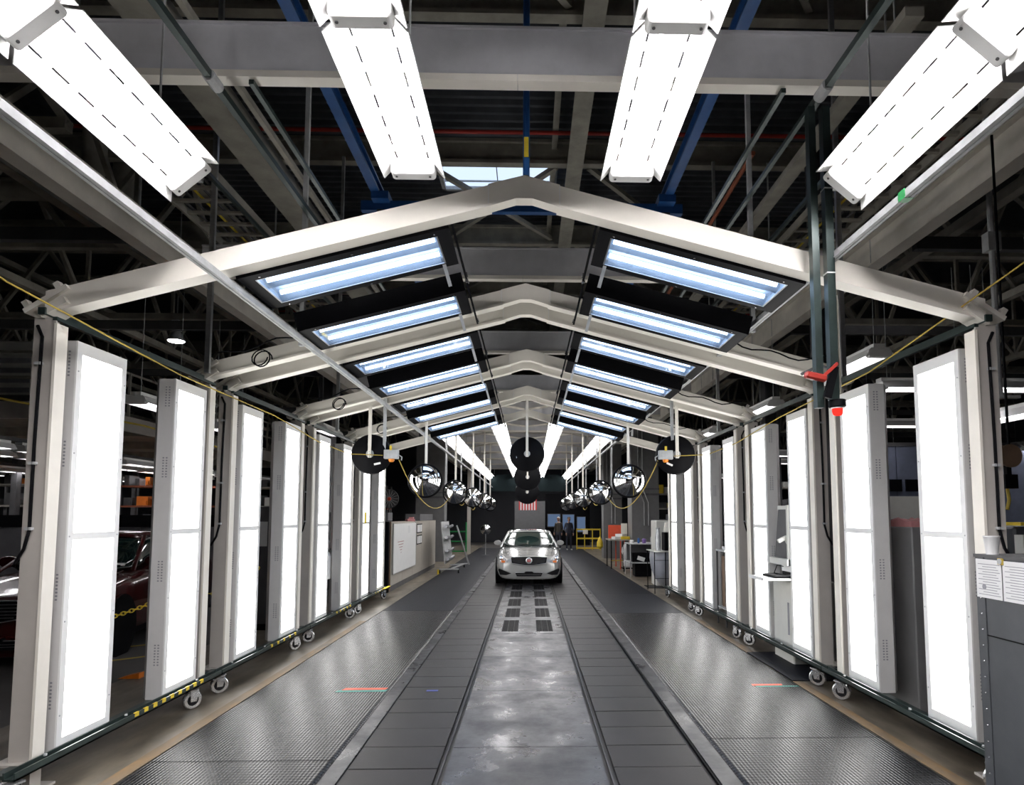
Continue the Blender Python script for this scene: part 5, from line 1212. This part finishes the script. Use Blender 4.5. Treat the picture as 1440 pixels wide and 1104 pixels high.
t = thing('notice_board', 'pale board with dark frames on the blue grey office wall', 'board', (6.7, 13.14, 1.75)); obj('board', MB().b2((0, 0, 0), (1.5, 0.03, 0.5)), M['bluewin'] if False else M['plastic'], t)
for k in range(4): obj('frame', MB().b2((0.1 + 0.35 * k, -0.02, 0.6), (0.36 + 0.35 * k, 0.02, 0.85)), M['black'], t)
t = thing('hanging_reel', 'dark brown cable reel hanging at the right edge', 'reel', (4.12, 5.4, 2.36))
obj('drum', MB().lathe([(0.10, -0.05), (0.10, -0.035), (0.07, -0.03), (0.07, 0.03), (0.10, 0.035), (0.10, 0.05)], 20, 'y'), M['brown'], t, smooth=True)
obj('hook_box', MB().b2((-0.06, -0.05, -0.28), (0.05, 0.05, -0.16)), M['black'], t); obj('strap', MB().b2((-0.02, -0.02, -0.18), (0.02, 0.02, -0.08)), M['black'], t)
obj('chain_end', MB().tube([(-0.01, 0, -0.28), (0.0, 0, -0.38), (-0.02, 0, -0.46)], 0.014, 6), M['rope'], t)
obj('support_arm', MB().b2((-0.6, -0.03, -0.02), (-0.1, 0.03, 0.05)), M['post'], t)
single('reel_cord', MB().tube([(4.14, 5.4, 2.46), (4.14, 5.4, 5.25)], 0.012, 6), M['black'], 'black cord holding the hanging reel at the right edge', 'cord')
t = thing('hall_conduit', 'vertical galvanised conduit at the right edge, above the cabinet', 'conduit', (4.92, 6.5, 3.1)); obj('pipe', MB().tube([(0, 0, 0), (0, 0, 5.1)], 0.03, 8), M['galv'], t)
obj('junction_box', MB().b2((-0.07, -0.05, 1.55), (0.07, 0.05, 1.75)), M['galv'], t); obj('bracket', MB().b2((-0.03, -0.03, -0.03), (0.2, 0.03, 0.0)), M['galv'], t)
t = thing('hall_machine', 'grey machine box with yellow lid strip at the right edge', 'machine', (4.3, 5.6, 0)); obj('machine_body', MB().b2((0, 0, 0), (0.9, 0.7, 1.75)), M['cab'], t, bev=0.02)
obj('yellow_strip', MB().b2((0.05, -0.02, 1.76), (0.4, 0.2, 1.79)), M['yellow'], t); obj('pale_box', MB().b2((-0.0, -0.1, 1.3), (0.25, 0, 1.68)), M['plastic'], t)
for k, (x, y, w) in enumerate(((5.0, 10.5, 0.35), (-5.2, 16.5, 0.35), (6.5, 17, 0.4), (-7, 22, 0.4))):
    single('hall_column', MB().b2((x - w / 2, y - 0.02, 0), (x + w / 2, y + 0.02, 8.2)).b2((x - w / 2, y - 0.2, 0), (x - w / 2 + 0.03, y + 0.2, 8.2)).b2((x + w / 2 - 0.03, y - 0.2, 0), (x + w / 2, y + 0.2, 8.2)), M['dark'], 'dark steel hall column, %s' % ('near right', 'near left', 'far right', 'far left')[k], 'column', 'dark steel hall columns')
t = thing('dark_post_box', 'dark post with green and brown boards between right panels', 'post', (3.75, 8.9 - 1.3, 0))
obj('board', MB().b2((-0.12, -0.3, 0.1), (-0.08, -0.12, 1.3)), M['brown'], t); obj('green_mark', MB().b2((-0.14, -0.32, 0.45), (-0.1, -0.28, 0.8)), M['greenb'], t); obj('green_mark', MB().b2((-0.14, -0.32, 1.1), (-0.1, -0.28, 1.3)), M['greenb'], t)
obj('dark_upright', MB().b2((-0.08, -0.3, 0.0), (0.0, -0.1, 3.2)), M['black'], t)
